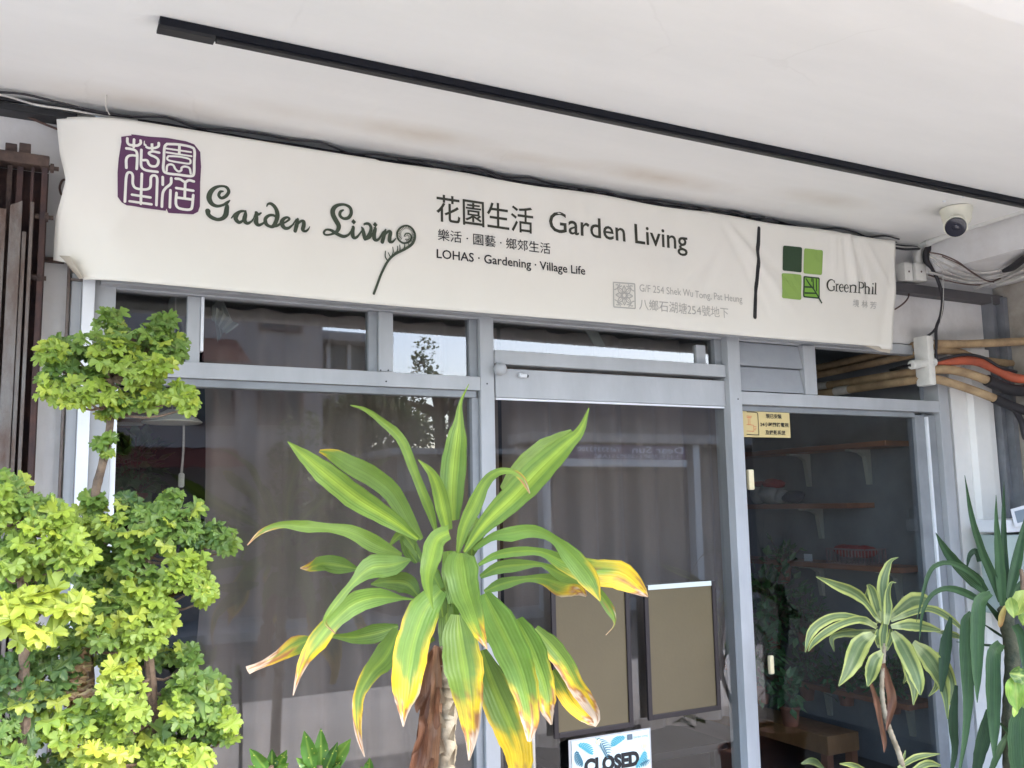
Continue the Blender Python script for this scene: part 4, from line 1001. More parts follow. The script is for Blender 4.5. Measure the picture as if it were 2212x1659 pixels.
def slab(q, t, extra=0):
    return MB().add([p + Vector((0, extra, 0)) for p in q] + [p + Vector((0, t + extra, 0)) for p in q], [(0, 1, 2, 3), (7, 6, 5, 4), (0, 4, 5, 1), (1, 5, 6, 2), (2, 6, 7, 3), (3, 7, 4, 0)])
build('card', slab(q, .004), M['frame_white'], cdq)
q2 = [P(2191, 1105, -.325), P(2222, 1097, -.345), P(2228, 1122, -.345), P(2198, 1130, -.325)]
build('grey_panel', slab(q2, .001, -.001), mat('grey_blue_print', (.20, .25, .30), .5), cdq)

# ================================================================== LEFT SIDE
cL = lambda x, y: (x * .335, 189.8 + y * .335)
GY = -.11
gt = thing('folding_gate', 'rusty folded iron gate with flaking grey slats at the left edge', 'gate', (P(60, 900, GY).x, GY, .03))
def gx(X): return P(X, 500, GY).x
zt = P(40, 352, GY).z
g = MB(); g.box(gx(-60), gx(100), GY - .02, GY + .06, P(90, 362, GY).z, P(90, 338, GY).z, .006)
for X in (24, 54): 
    p = P(X, 322, GY); g.box(p.x - .018, p.x + .018, GY, GY + .04, p.z - .02, p.z + .022, .003)
build('top_bar', g, M['rust'], gt)
zb_ = P(90, 362, GY).z - .002
def slat(Xa, Xb, ya, yb, mm, ztop=None, zbot=.03, nm='slat', slant=0):
    x0, x1 = gx(Xa), gx(Xb); z1 = zb_ if ztop is None else P((Xa + Xb) / 2, ztop, GY).z
    mb = MB().box(x0, x1, ya, yb, zbot, z1, .002)
    if slant:
        mb.v = [(x, y, z + slant * (x - x0) / (x1 - x0) if z > z1 - .01 else z) for x, y, z in mb.v]
    build(nm, mb, M[mm], gt)
slat(-60, 100, GY + .05, GY + .07, 'rustdark', nm='gap_dark_sheet')  # added dark sheet stands in for the darkness between the slats
slat(84, 97, GY - .01, GY + .045, 'rustdark', nm='slat')
slat(61, 68, GY + .0, GY + .03, 'rustdark', nm='slat')
slat(63, 71, GY - .025, GY - .002, 'flake', ztop=440)
slat(48, 57, GY - .03, GY - .005, 'flake', ztop=505)
slat(20, 46, GY - .035, GY - .02, 'flake', ztop=450, slant=.02)
slat(-6, 12, GY - .03, GY - .005, 'flake', ztop=455)
slat(8, 20, GY + .01, GY + .03, 'rust')
slat(30, 44, GY + .01, GY + .03, 'rustdark')
slat(-40, -8, GY - .02, GY + .03, 'rustdark')
for X, Y in ((108, 363), (96, 469), (80, 600)):
    p = P(X, Y, GY); build('bolt', MB().lathe([(.010, 0), (.010, .03), (.017, .031), (.017, .042), (.008, .043), (.008, .058)], p - Vector((.03, 0, 0)), (1, 0, 0), 8), M['rust'], gt)
sp = MB(); sp.box(P(141, 700, -.03).x, P(147, 700, -.03).x, -.035, .0, .03, P(147, 552, -.03).z, .002); sp.box(P(147.5, 600, -.03).x, P(182, 600, -.03).x, -.03, -.02, P(160, 606, -.03).z, P(160, 601, -.03).z)
o = build('steel_angle', sp, M['flake']); tag(o, 'thin grey steel angle on the white wall left of the white door jamb', 'steel angle')
rp_ = MB(); rp_.box(P(90, 560, -.01).x, P(139, 570, -.01).x, -.03, -.001, P(110, 566, -.02).z, P(110, 556, -.02).z, .004)
o = build('rusty_stub', rp_, M['rust']); tag(o, 'rusty iron stub in the white wall under the lower left banner corner', 'iron stub')
o = build('brown_wire', MB().tube([P(*cL(x, y), -.03) for x, y in ((-120, 140), (0, 148), (90, 152), (190, 190), (260, 222), (365, 264), (420, 280))], .0045, 8, smooth=30), M['cable_brown'], smooth=True)
tag(o, 'brown wire drooping across the white wall at the top left', 'wire')
o = build('wire_loop', MB().tube([P(*cL(x, y), -.05) for x, y in ((418, 590), (400, 600), (385, 640), (392, 680), (400, 690))], .004, 8, smooth=14), M['cable_brown'], smooth=True)
tag(o, 'small loop of brown wire sticking out at the banner left edge', 'wire')
# black cable bundle in the joint of wall and ceiling
rb = random.Random(11)
def jwire(x0, x1, y, z, r, mm, label, wob=.006, seed=0):
    rr = random.Random(seed); n = int((x1 - x0) / .12) + 2
    pts = [(x0 + (x1 - x0) * i / (n - 1), y + rr.uniform(-wob, wob), z + rr.uniform(-wob, wob)) for i in range(n)]
    o = build('joint_cable', MB().tube([Vector(p) for p in pts], r, 8, smooth=n * 4), M[mm], smooth=True); tag(o, label, 'cable', 'cables in the ceiling joint')
jwire(-1.5, 4.35, -.055, 3.09, .008, 'cable_black', 'black cable lying deepest in the joint of wall and ceiling above the banner', .004, seed=1)
jwire(-1.5, 4.3, -.115, 3.084, .0045, 'cable_black', 'black cable showing in short stretches just over the banner top', .012, 2)
jwire(1.3, 3.3, -.12, 3.072, .005, 'cable_black', 'thin black cable looping over the middle of the banner top', .016, 3)
jwire(-1.5, .3, -.10, 3.074, .004, 'cable_white', 'pale cable in the ceiling joint at the top left corner', .012, 6)
o = build('joint_gap_strip', MB().box(-2, .10, -.08, -.002, 3.045, 3.07, .004), M['black']); tag(o, 'black strip standing in for the dark gap of the ceiling joint at the top left corner', 'strip')  # black box put in for the dark gap between wall and ceiling
o = build('ceiling_string', MB().tube([Pz(230, 205, CZ), Pz(230, 205, CZ) + Vector((.0, .01, -.04)), P(237, 248, -.16)], .002, 6, smooth=10), M['tape'], smooth=True)
tag(o, 'short stray string hanging from the ceiling over the banner left end', 'string')

# ================================================================== INDOORS
def shelf(Xn, Yn, yfar, mm, label, depth=.24):
    p = Px(Xn, Yn, XW - depth)
    o = build('wall_shelf', MB().box(XW - depth, XW - .001, max(.2, p.y), yfar, p.z - .018, p.z + .014, .003), M[mm]); tag(o, label, 'shelf', 'wooden shelves on the indoor side wall'); return p
def bracket(X, Y, L, label):
    p = Px(X, Y, XW); w = .02; mb = MB()
    prof = [(0, 0), (-.20, 0), (-.20, -.012), (-.10, -.022), (-.05, -.05), (-.035, -.10), (-.022, -L), (0, -L)]
    v = [(XW - .002 + a, p.y - w, p.z + b) for a, b in prof] + [(XW - .002 + a, p.y + w, p.z + b) for a, b in prof]
    n = len(prof); mb.add(v, [tuple(range(n)), tuple(range(2 * n - 1, n - 1, -1))] + [(i, i + n, (i + 1) % n + n, (i + 1) % n) for i in range(n)])
    o = build('shelf_bracket', mb, M['plastic_white']); tag(o, label, 'bracket', 'white shelf brackets')
s1 = shelf(1912, 956, 2.6, 'wood', 'reddish wooden shelf high on the indoor wall, just below the CCTV notice')
s2 = shelf(1830, 1092, 2.6, 'wood', 'short wooden shelf holding the red hatted plush toy')
s3 = shelf(2002, 1236, 2.6, 'wood', 'long wooden shelf holding the red filled basket')
s4 = shelf(1999, 1537, 2.6, 'wood', 'low wooden shelf behind the variegated plant')
ls1, ls2, ls3, ls4 = [s.z - .019 for s in (s1, s2, s3, s4)]
def brk(X, Yguess, zt_, L, label):
    p = Px(X, Yguess, XW); q = MB(); w = .016
    prof = [(0, 0), (-.19, 0), (-.19, -.01), (-.09, -.02), (-.045, -.045), (-.035, -.10), (-.02, -L), (0, -L)]
    v = [(XW - .002 + a, p.y - w, zt_ + b) for a, b in prof] + [(XW - .002 + a, p.y + w, zt_ + b) for a, b in prof]
    n = len(prof); q.add(v, [tuple(range(n)), tuple(range(2 * n - 1, n - 1, -1))] + [(i, i + n, (i + 1) % n + n, (i + 1) % n) for i in range(n)])
    o = build('shelf_bracket', q, M['bracket']); tag(o, label, 'bracket', 'white shelf brackets')
brk(1878, 1000, ls1, .22, 'white bracket under the near end of the topmost shelf'); brk(1748, 1000, ls1, .22, 'white bracket farther back under the topmost shelf')
brk(1776, 1130, ls2, .2, 'white bracket under the shelf with the plush toy')
brk(1948, 1290, ls3, .2, 'white bracket under the near end of the basket shelf'); brk(1780, 1290, ls3, .2, 'white bracket farther back under the basket shelf')
brk(1974, 1570, ls4, .2, 'white bracket under the near end of the lowest shelf'); brk(1797, 1550, ls4, .2, 'white bracket farther back under the lowest shelf')
# basket
pb = Px(1790, 1225, XW - .2); pb2 = Px(1872, 1225, XW - .2)
ya, yb2 = min(pb.y, pb2.y), max(pb.y, pb2.y); z0 = s3.z + .0145
bk = thing('plastic_basket', 'lattice plastic basket of dark red things on the shelf behind the glass', 'basket', (XW - .12, (ya + yb2) / 2, z0))
mb = MB(); x0, x1 = XW - .21, XW - .03; H = .085
mb.box(x0, x1, ya, yb2, z0, z0 + .006)
for k in range(13):
    y = ya + (yb2 - ya) * k / 12; mb.box(x0, x0 + .004, y - .003, y + .003, z0 + .006, z0 + H); mb.box(x1 - .004, x1, y - .003, y + .003, z0 + .006, z0 + H)
for k in range(7):
    x = x0 + (x1 - x0) * k / 6; mb.box(x - .003, x + .003, ya - .004, ya, z0, z0 + H); mb.box(x - .003, x + .003, yb2, yb2 + .004, z0, z0 + H)
mb.box(x0 - .006, x0, ya, yb2, z0 + H, z0 + H + .01); mb.box(x0, x1, ya - .008, ya - .0045, z0 + H, z0 + H + .01)
build('lattice', mb, mat('pinkish_plastic', (.26, .17, .17), .5), bk)
def lumps(cs, mm, n=16):
    mb = MB()
    for (c, r, sq) in cs:
        bm = bmesh.new(); bmesh.ops.create_icosphere(bm, subdivisions=3, radius=r)
        for q in bm.verts:
            k = 1 + .14 * math.sin(q.co.x * 70 + c[0] * 9) * math.cos(q.co.z * 60 + c[1] * 7); q.co = Vector((q.co.x * sq[0] * k, q.co.y * sq[1] * k, q.co.z * sq[2] * k)) + Vector(c)
        bm.verts.index_update(); mb.add([q.co[:] for q in bm.verts], [[q.index for q in f.verts] for f in bm.faces]); bm.free()
    return mb
o = build('red_bundle', lumps([((x0 + .09, ya + (yb2 - ya) * t, z0 + .075), .05, (1.4, 1, .8)) for t in (.2, .42, .62, .8)], M['red']), M['red'], smooth='full')
tag(o, 'dark red crumpled bundle filling the lattice basket', 'bundle')
# plush toy
pt = Px(1668, 1062, XW - .14); zs = s2.z + .015
toy = thing('plush_toy', 'white plush toy with a red hat on the dim shelf left of the brackets', 'toy', (pt.x, pt.y, zs))
build('body', lumps([((pt.x, pt.y, zs + .07), .085, (1, 1.1, .85)), ((pt.x - .01, pt.y - .1, zs + .05), .05, (1, 1, 1)), ((pt.x, pt.y + .13, zs + .06), .06, (1, 1.2, 1))], 0), M['clothwhite'], toy, smooth='full')
build('hat', lumps([((pt.x, pt.y - .02, zs + .135), .07, (1, 1.2, .55)), ((pt.x, pt.y + .10, zs + .14), .05, (1, 1.6, .4))], 0), M['red'], toy, smooth='full')
o = build('dark_cloth', lumps([((pt.x - .02, pt.y - .22, zs + .045), .055, (1, 1.6, .8))], 0), mat('navy_cloth', (.02, .025, .06), .8), smooth='full'); tag(o, 'dark navy cloth lump beside the plush toy', 'cloth')
# socket card, switch boxes
p = Px(1746, 1208, XW - .16)
o = build('price_card', MB().box(p.x - .002, p.x + .002, p.y - .035, p.y + .035, s3.z + .0145, s3.z + .06), M['frame_white']); tag(o, 'little pale card standing on the basket shelf', 'card')
def swb(X0_, Y0_, X1_, Y1_, label):
    a, b = P(X0_, Y0_, .07), P(X1_, Y1_, .07); o = build('white_box', MB().box(a.x, b.x, .07, .10, b.z, a.z, .005), M['plastic_white'], smooth=True); tag(o, label, 'plastic box', 'white boxes inside the right frame')
swb(1995, 1162, 2013, 1204, 'white plastic box inside the right window frame, upper one'); swb(2004, 1236, 2020, 1259, 'white plastic box inside the right window frame, middle one'); swb(2004, 1392, 2018, 1418, 'white plastic box inside the right window frame, lowest one')
# bench
pb = P(1787, 1592, .62)
bn_ = MB(); bn_.box(pb.x, pb.x + .26, .62, 2.2, pb.z - .11, pb.z, .006)
bt = thing('wooden_bench', 'amber topped wooden bench indoors at the lower right of the glass', 'bench', (pb.x + .13, 1.4, .03))
build('seat', bn_, M['woodlight'], bt)
for (x, y) in ((pb.x + .03, .66), (pb.x + .23, .66), (pb.x + .03, 2.14), (pb.x + .23, 2.14)):
    build('leg', MB().box(x - .025, x + .025, y - .025, y + .025, .03, pb.z - .1105), M['wood'], bt)
# table behind the door
tp = P(1500, 1620, .5)
tb_ = thing('dark_table', 'black topped table behind the lower part of the glass door', 'table', (2.75, .8, .03))
build('table_top', MB().box(2.35, 3.35, .42, 1.2, tp.z - .0, tp.z + .04, .004), mat('black_table', (.03, .03, .033), .4), tb_)
for (x, y) in ((2.4, .47), (3.3, .47), (2.4, 1.15), (3.3, 1.15)): build('leg', MB().box(x - .02, x + .02, y - .02, y + .02, .03, tp.z - .001), M['black'], tb_)
# left corner: shelf board, lamp, pull switch, bulb
pa = P(345, 893, .22)
o = build('wall_shelf', MB().box(-.4, pa.x, .22, .95, pa.z, pa.z + .022, .003), M['woodlight']); tag(o, 'amber wooden shelf board seen from below behind the upper left of the big pane', 'shelf')
for k, (y) in enumerate((.30, .62)):
    o = build('shelf_bracket', MB().box(-.3, pa.x - .02, y, y + .03, pa.z - .014, pa.z - .001, .003), M['camera_cream']); tag(o, ('white shelf bracket under the amber board, front one', 'white shelf bracket under the amber board, rear one')[k], 'bracket')
pl = P(372, 912, .26)
lamp = thing('pendant_lamp', 'shallow white pendant lamp hanging behind the glass beside the leafy crown', 'lamp', pl)
build('shade', MB().lathe([(.02, .05), (.03, .045), (.10, .012), (.115, 0), (.112, -.004), (.06, .012), (.01, .02)], pl, (0, .0, 1), 28), M['camera_cream'], lamp, smooth=True)
build('flex', MB().tube([pl + Vector((0, 0, .05)), pl + Vector((0, 0, .9))], .003, 6), M['cable_white'], lamp)
pc = P(397, 918, .26)
ps = thing('pull_switch', 'white pull cord with a plastic end hanging below the pendant lamp', 'pull cord', pc)
pe = P(392, 1022, .26); pe2 = P(391, 1058, .26)
build('cord', MB().tube([pc, (pc + pe) / 2 + Vector((.003, 0, 0)), pe], .0045, 8, smooth=12), M['cable_white'], ps, smooth=True)
build('grip', MB().lathe([(.008, 0), (.012, .006), (.012, .05), (.008, .056)], pe, pe2 - pe, 12), M['plastic_white'], ps, smooth=True)
pbulb = P(390, 660, .35)
lb = thing('wall_fan_lamp', 'round whitish lamp with a curved arm behind the leftmost transom pane', 'lamp', pbulb)
build('globe', MB().lathe([(.005, -.05), (.03, -.042), (.045, -.02), (.05, 0), (.045, .02), (.03, .042), (.005, .05)], pbulb, (0, 0, 1), 24), mat('dim_white', (.35, .35, .32), .5), lb, smooth='full')
build('arm', MB().tube([pbulb + Vector((.0, 0, -.045)), pbulb + Vector((.02, 0, -.10)), pbulb + Vector((.01, .03, -.16)), pbulb + Vector((-.03, .08, -.30))], [.018, .014, .007, .006], 8, smooth=16), mat('dim_white2', (.30, .30, .28), .5), lb, smooth=True)
def cloth(pts, y, label):
    a, b, c_, d_ = [P(X, Y, y) for X, Y in pts]; mb = MB(); n = 16; v = []
    for j in range(2):
        for i in range(n + 1):
            t = i / n; p = (a.lerp(b, t) if j == 0 else d_.lerp(c_, t)); v.append(p + Vector((0, .012 * math.sin(t * 25), 0)))
    mb.add(v, [(i, i + 1, n + 2 + i, n + 1 + i) for i in range(n)])
    o = build('folded_cloth', mb, mat('pale_cloth', (.42, .45, .43), .8), smooth=True); tag(o, label, 'cloth')
cloth([(455, 655), (516, 702), (488, 722), (457, 690)], .12, 'pale folded cloth hanging in the transom right of the short white mullion')
cloth([(1256, 700), (1280, 697), (1308, 752), (1285, 745)], .12, 'pale folded cloth strip hanging in the transom above the glass door')
cloth([(460, 660), (478, 640), (500, 690), (470, 740)], .16, 'grey strip of cloth behind the pale one in the transom')

# ================================================================== LEAVES
cam_f = AX_F
def leaf(mb, pts, y0, y1, colf, conv, n=16, m_=8, fold=.26, ripple=.07, scale=1.0, thick_arc=0., seed=0):
    """strap leaf along pts (x, y, width) of a crop; y0..y1 its depth; colf(t, s) -> pigment"""
    r = random.Random(seed * 17 + 3); ph = r.uniform(0, 6)
    q = cat([(p[0], p[1], p[2]) for p in pts], n)
    C = []; Wd = []
    for i, (x, y, w) in enumerate(q):
        t = i / (n - 1); X, Y = conv(x, y); X2, Y2 = conv(x + 10, y)
        dep = y0 + (y1 - y0) * t + thick_arc * math.sin(math.pi * t)
        C.append(P(X, Y, dep)); Wd.append(max(.6, w) * abs(X2 - X) / 10 * (C[-1] - CAM).dot(AX_F) / 1999.2 * scale)
    v = []; cols = []; acr = []
    for i in range(n):
        T = (C[min(i + 1, n - 1)] - C[max(i - 1, 0)]).normalized(); V = (C[i] - CAM).normalized()
        S = T.cross(V)
        if S.length < 1e-4: S = Vector((1, 0, 0))
        S.normalize(); N = S.cross(T).normalized()
        if N.dot(V) > 0: N = -N
        t = i / (n - 1)
        for k in range(m_ + 1):
            s = -1 + 2 * k / m_
            off = fold * Wd[i] * .5 * (abs(s) ** 1.3) + ripple * Wd[i] * math.sin(t * 13 + ph + s * 1.3) * abs(s) + Wd[i] * .16 * s * math.sin(t * 4.5 + ph) * (ripple > .03) + .5 * ripple * Wd[i] * math.sin(t * 29 + ph * 3 + (0 if s > 0 else 2)) * s * s
            rag = 1 + .03 * math.sin(t * 31 + ph * 2 + (1 if s > 0 else 2)) + .025 * math.sin(t * 67 + ph * (3 if s > 0 else 5)) * abs(s)
            v.append(C[i] + S * (s * Wd[i] * .5 * rag) + N * off)
            cols.append(colf(t, s)); acr.append(s)
    f = [(i * (m_ + 1) + k, i * (m_ + 1) + k + 1, (i + 1) * (m_ + 1) + k + 1, (i + 1) * (m_ + 1) + k) for i in range(n - 1) for k in range(m_)]
    mb.add(v, f, cols, acr)
def mixc(a, b, t):
    t = max(0., min(1., t)); return tuple(a[i] + (b[i] - a[i]) * t for i in range(3))
GRN, GRNL, SHD = (.095, .17, .022), (.175, .265, .040), (.030, .066, .015)
STR, YEL, ORG_, BRN, TANL = (.38, .50, .05), (.70, .46, .022), (.55, .24, .04), (.25, .105, .05), (.55, .42, .30)
def corn(yel=2., brn=2., stripe=0., base=GRN, seed=0, edge=.25, side=0):
    r = random.Random(seed); a, b = r.uniform(0, 6), r.uniform(0, 6)
    def f(t, s):
        n_ = .05 * math.sin(s * 6 + a) + .04 * math.sin(s * 11 + t * 9 + b) + .03 * math.sin(s * 23 + t * 31 + a)
        c = mixc(base, GRNL, .45 + .4 * t)
        if stripe: c = mixc(c, STR, stripe * max(0, 1 - abs(s) / .42) * (1 - .5 * t) + .25 * stripe * (abs(math.sin(s * 7)) ** 3))
        else: c = mixc(c, STR, .35 * max(0, 1 - abs(s) / .12))
        tt = t + n_ + edge * (abs(s) ** 1.6 if side == 0 else max(0, s * side) ** 1.2)
        c = mixc(c, YEL, (tt - yel) / .16)
        tb = t + n_ * 1.5 + (.5 * edge * abs(s) if side == 0 else edge * .9 * max(0, s * side))
        c = mixc(c, mixc(BRN, ORG_, .35), (tb - brn + .03) / .03); c = mixc(c, TANL, (tb - brn - .08 + .05 * math.sin(s * 9 + t * 40)) / .04)
        sp_ = math.sin(t * 47 + a * 9) * math.sin(s * 8 + b * 7)
        if t > yel * .9 and sp_ > .93: c = mixc(c, BRN, .6)
        return c
    return f
cD = lambda x, y: (508.3 + x * .5097, 813.2 + y * .5097)
DY = -1.0
dr_ = thing('dracaena', 'big corn plant with arching leaves, lower ones yellow with brown tips', 'potted plant', (P(965, 1640, DY).x, DY, .03))
def L(mb, pts, d0, d1, **k):
    cf = k.pop('cf'); leaf(mb, pts, DY + d0, DY + d1, cf, cD, seed=len(mb.v) % 97, **k)
fo = MB()
# back leaves first, the shade behind put into their dark green
L(fo, [(1130,480,30),(1200,400,75),(1300,310,80),(1380,260,50),(1424,228,10)], .05, .12, cf=corn(stripe=.1, base=GRNL, seed=1))
L(fo, [(790,690,20),(740,620,60),(670,500,78),(590,430,85),(480,370,78),(410,330,48),(357,316,12)], .02, .22, cf=corn(stripe=.1, base=GRNL, seed=2, yel=.97))
L(fo, [(780,935,20),(730,880,85),(650,870,62),(575,880,8)], .1, .2, cf=corn(base=SHD, seed=3))
L(fo, [(860,1000,20),(790,1080,60),(830,1130,40)], .05, .12, cf=corn(base=SHD, seed=4))
L(fo, [(1000,770,20),(1010,680,90),(1040,610,60)], .05, .15, cf=corn(base=SHD, seed=5))
L(fo, [(800,800,15),(740,700,50),(700,670,40),(650,720,8)], .05, .1, cf=corn(base=SHD, seed=6))
L(fo, [(770,790,20),(740,740,60),(720,680,50)], .05, .1, cf=corn(base=SHD, seed=7))
L(fo, [(1060,1130,10),(1085,1095,45),(1110,1100,20)], .05, .1, cf=corn(base=SHD, seed=8))
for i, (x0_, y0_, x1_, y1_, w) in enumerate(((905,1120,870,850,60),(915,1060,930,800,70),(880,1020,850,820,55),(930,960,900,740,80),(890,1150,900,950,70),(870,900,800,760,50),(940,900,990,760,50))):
    L(fo, [(x0_, y0_, w * .7), ((x0_ + x1_) / 2, (y0_ + y1_) / 2, w), (x1_, y1_, w * .5)], .06 - .01 * i, .04, cf=corn(base=(.10, .22, .04) if i % 2 else SHD, seed=10 + i))
# upper leaves
L(fo, [(775,690,18),(665,610,70),(520,520,100),(380,410,95),(290,335,55),(222,276,4)], 0, -.12, cf=corn(stripe=.7, base=(.085,.19,.035), seed=21), n=22)
L(fo, [(850,655,16),(822,560,40),(765,420,38),(705,270,42),(620,190,30),(550,140,18),(488,122,4)], .0, -.02, cf=corn(stripe=.3, seed=22), n=22, ripple=.12)
L(fo, [(925,610,50),(918,500,100),(925,380,106),(938,270,86),(948,190,42),(955,110,16),(990,32,3)], .0, .08, cf=corn(stripe=.9, base=(.085,.19,.035), seed=23), n=22)
L(fo, [(900,650,42),(880,560,62),(862,480,58),(832,410,38),(775,352,4)], -.03, -.06, cf=corn(stripe=.7, seed=24))
L(fo, [(970,745,15),(1060,625,72),(1180,510,112),(1300,385,112),(1400,290,72),(1462,230,38),(1499,133,4)], -.02, -.12, cf=corn(stripe=1., base=(.085,.19,.035), seed=25), n=24)
L(fo, [(942,755,14),(970,640,52),(1015,545,64),(1060,450,46),(1112,406,34),(1170,402,24),(1215,432,26),(1248,496,5)], -.05, -.16, cf=corn(stripe=.45, yel=.93, brn=.98, seed=26), n=24)
# middle tier, left
L(fo, [(705,755,14),(600,715,70),(500,662,62),(400,642,38),(300,636,50),(200,628,30),(110,658,20),(50,716,3)], .02, -.15, cf=corn(yel=.93, brn=.96, stripe=.1, seed=27), n=24, ripple=.1)
L(fo, [(515,815,15),(440,800,72),(370,793,66),(322,806,44),(275,812,6)], .15, .05, cf=corn(base=(.05,.13,.02), yel=.72, brn=.88, seed=28, edge=.06))
L(fo, [(742,776,10),(660,800,88),(570,812,96),(495,880,34),(440,945,34),(395,1005,26),(380,1045,14),(425,1090,4)], -.02, -.2, cf=corn(base=(.13,.24,.06), yel=.95, brn=.93, seed=29, edge=.05), n=24)
L(fo, [(690,1058,16),(600,1088,78),(500,1105,52),(410,1102,14),(330,1112,18),(255,1140,78),(180,1188,48),(110,1222,30),(50,1246,34)], .08, -.1, cf=corn(base=(.06,.14,.02), yel=.64, brn=.77, seed=31, edge=.1), n=28)
L(fo, [(760,945,6),(700,940,20),(600,935,76),(500,965,92),(420,1035,72),(350,1120,84),(295,1200,52),(265,1275,24),(245,1352,4)], .0, -.2, cf=corn(yel=.66, brn=.86, seed=30, edge=.18, base=(.12,.26,.04)), n=26)
L(fo, [(690,1075,50),(640,1180,104),(570,1262,74),(525,1350,50),(518,1440,42),(525,1530,24),(548,1612,4)], -.02, -.12, cf=corn(yel=.66, brn=.82, seed=32, edge=.35), n=22)
# middle tier, right
L(fo, [(1010,735,18),(1090,680,34),(1170,668,62),(1260,655,54),(1350,690,38),(1430,770,82),(1500,860,84),(1547,952,6)], .0, -.2, cf=corn(seed=33, stripe=.1, base=(.12,.26,.04), yel=.97), n=26)
L(fo, [(1030,800,14),(1100,760,32),(1200,742,42),(1300,745,34),(1400,792,80),(1520,830,108),(1630,842,118),(1710,898,62),(1749,934,5)], .02, -.1, cf=corn(yel=.62, brn=.97, seed=34, side=-1, edge=.2, base=(.13,.28,.045)), n=28)
L(fo, [(1038,850,18),(1110,812,52),(1200,800,50),(1300,798,20),(1390,842,60),(1470,868,34),(1540,920,42),(1590,990,40),(1607,1050,8),(1570,1096,3)], .06, .0, cf=corn(yel=.97, brn=.92, seed=35, edge=.02, base=(.08,.19,.03)), n=28)
L(fo, [(1055,912,16),(1130,880,52),(1220,860,28),(1300,858,46),(1380,882,98),(1450,898,66),(1488,932,8)], .1, .05, cf=corn(yel=.70, brn=.88, seed=36, side=-1, edge=.25, base=(.1,.22,.035)), n=24)
# front
L(fo, [(905,660,60),(855,690,74),(832,760,86),(815,840,62),(820,910,36),(838,986,4)], -.05, -.25, cf=corn(stripe=.5, base=(.13,.24,.06), seed=37), n=20)
L(fo, [(955,748,52),(955,800,138),(972,900,130),(1002,990,100),(1032,1080,60),(1068,1156,5)], -.05, -.3, cf=corn(yel=.78, brn=.93, seed=38, stripe=.3, base=(.12,.22,.06), edge=.12), n=20)
# lower hanging
L(fo, [(1045,1160,40),(1080,1280,130),(1130,1400,150),(1180,1520,140),(1205,1620,112),(1195,1740,70)], .1, .05, cf=corn(yel=.60, seed=39, edge=.35, base=(.045,.12,.02)), n=22)
L(fo, [(1345,1245,30),(1380,1312,72),(1430,1392,66),(1490,1445,50),(1530,1482,8)], .02, .0, cf=corn(yel=.3, brn=.78, seed=40, edge=.2), n=18)
L(fo, [(1270,1070,40),(1335,1140,84),(1398,1220,80),(1445,1310,70),(1490,1375,66),(1530,1445,36),(1524,1484,8)], -.02, -.08, cf=corn(yel=.42, brn=.66, seed=41, side=-1, edge=.5), n=24)
L(fo, [(1190,1030,60),(1240,1130,122),(1290,1250,104),(1318,1350,82),(1322,1410,62),(1340,1476,8)], -.03, -.1, cf=corn(yel=.68, brn=.86, seed=42, edge=.35, base=(.12,.26,.04)), n=22)
L(fo, [(1055,920,50),(1100,1020,140),(1160,1140,146),(1210,1260,132),(1240,1380,98),(1250,1470,72),(1245,1548,16)], -.05, -.16, cf=corn(yel=.70, brn=.86, seed=43, edge=.22, base=(.12,.27,.04)), n=24)
L(fo, [(872,905,60),(802,990,132),(755,1120,142),(732,1250,138),(722,1350,108),(714,1420,46),(712,1484,5)], -.08, -.2, cf=corn(yel=.58, brn=.88, seed=44, edge=.42, base=(.13,.27,.045)), n=24)
L(fo, [(942,1010,60),(948,1100,142),(968,1230,166),(985,1340,132),(996,1450,92),(1000,1540,50),(990,1628,5)], -.08, -.2, cf=corn(yel=.50, brn=.80, seed=45, side=1, edge=.3), n=24)
build('foliage', fo, M['leaf'], dr_, smooth='full')
dd = MB()
deadc = lambda t, s: mixc((.17, .075, .04), (.26, .125, .07), .5 + .3 * math.sin(s * 5 + t * 9) + .3 * math.sin(s * 13 - t * 23))
L(dd, [(862,1145,40),(828,1260,92),(822,1400,84),(818,1520,88),(790,1640,96),(780,1760,60)], .02, -.02, cf=deadc, fold=.7, ripple=.35, n=34)
L(dd, [(850,1150,20),(852,1280,44),(850,1400,52),(838,1520,64),(830,1640,60),(826,1760,40)], -.0, -.03, cf=lambda t, s: mixc(deadc(t, s), (.34, .20, .11), .4), fold=.8, ripple=.4, n=34)
L(dd, [(835,1300,14),(800,1440,36),(790,1560,54),(762,1680,58),(745,1780,30)], .0, -.02, cf=lambda t, s: mixc(deadc(t, s), (.12, .05, .03), .4), fold=.8, ripple=.35, n=30)
L(dd, [(800,1340,20),(775,1390,30),(770,1425,8)], .02, .0, cf=deadc)
for k in range(6): L(dd, [(880 + (k % 2) * 34, 1385 + 52 * k, 26), (876 + (k % 2) * 46, 1350 + 52 * k, 16), (868 + (k % 2) * 64, 1318 + 52 * k, 3)], -.028, -.045, cf=lambda t, s: mixc((.34, .28, .19), (.14, .09, .05), t))
build('dead_leaf', dd, M['leaf'], dr_, smooth='full')
st = MB(); pts = []; rad = []
for k in range(60):
    t = k / 59; p = P(*cD(905 - 8 * t + 5 * math.sin(k * .5), 1140 + 640 * t), DY); pts.append(p); rad.append(.024 + .003 * (k % 4 == 0) + .001 * math.sin(k * 1.7))
base = pts[-1]
pts += [Vector((base.x - .01, DY, .5)), Vector((base.x, DY, .30))]; rad += [.026, .03]
st.tube(pts, rad, 14)
build('stem', st, M['ringbark'], dr_, smooth=True)
build('pot', MB().lathe([(.13, 0), (.17, .25), (.185, .26), (.185, .30), (.165, .30), (.16, .27), (.02, .265)], (base.x, DY, .03), (0, 0, 1), 30), M['terracotta'], dr_, smooth=True)

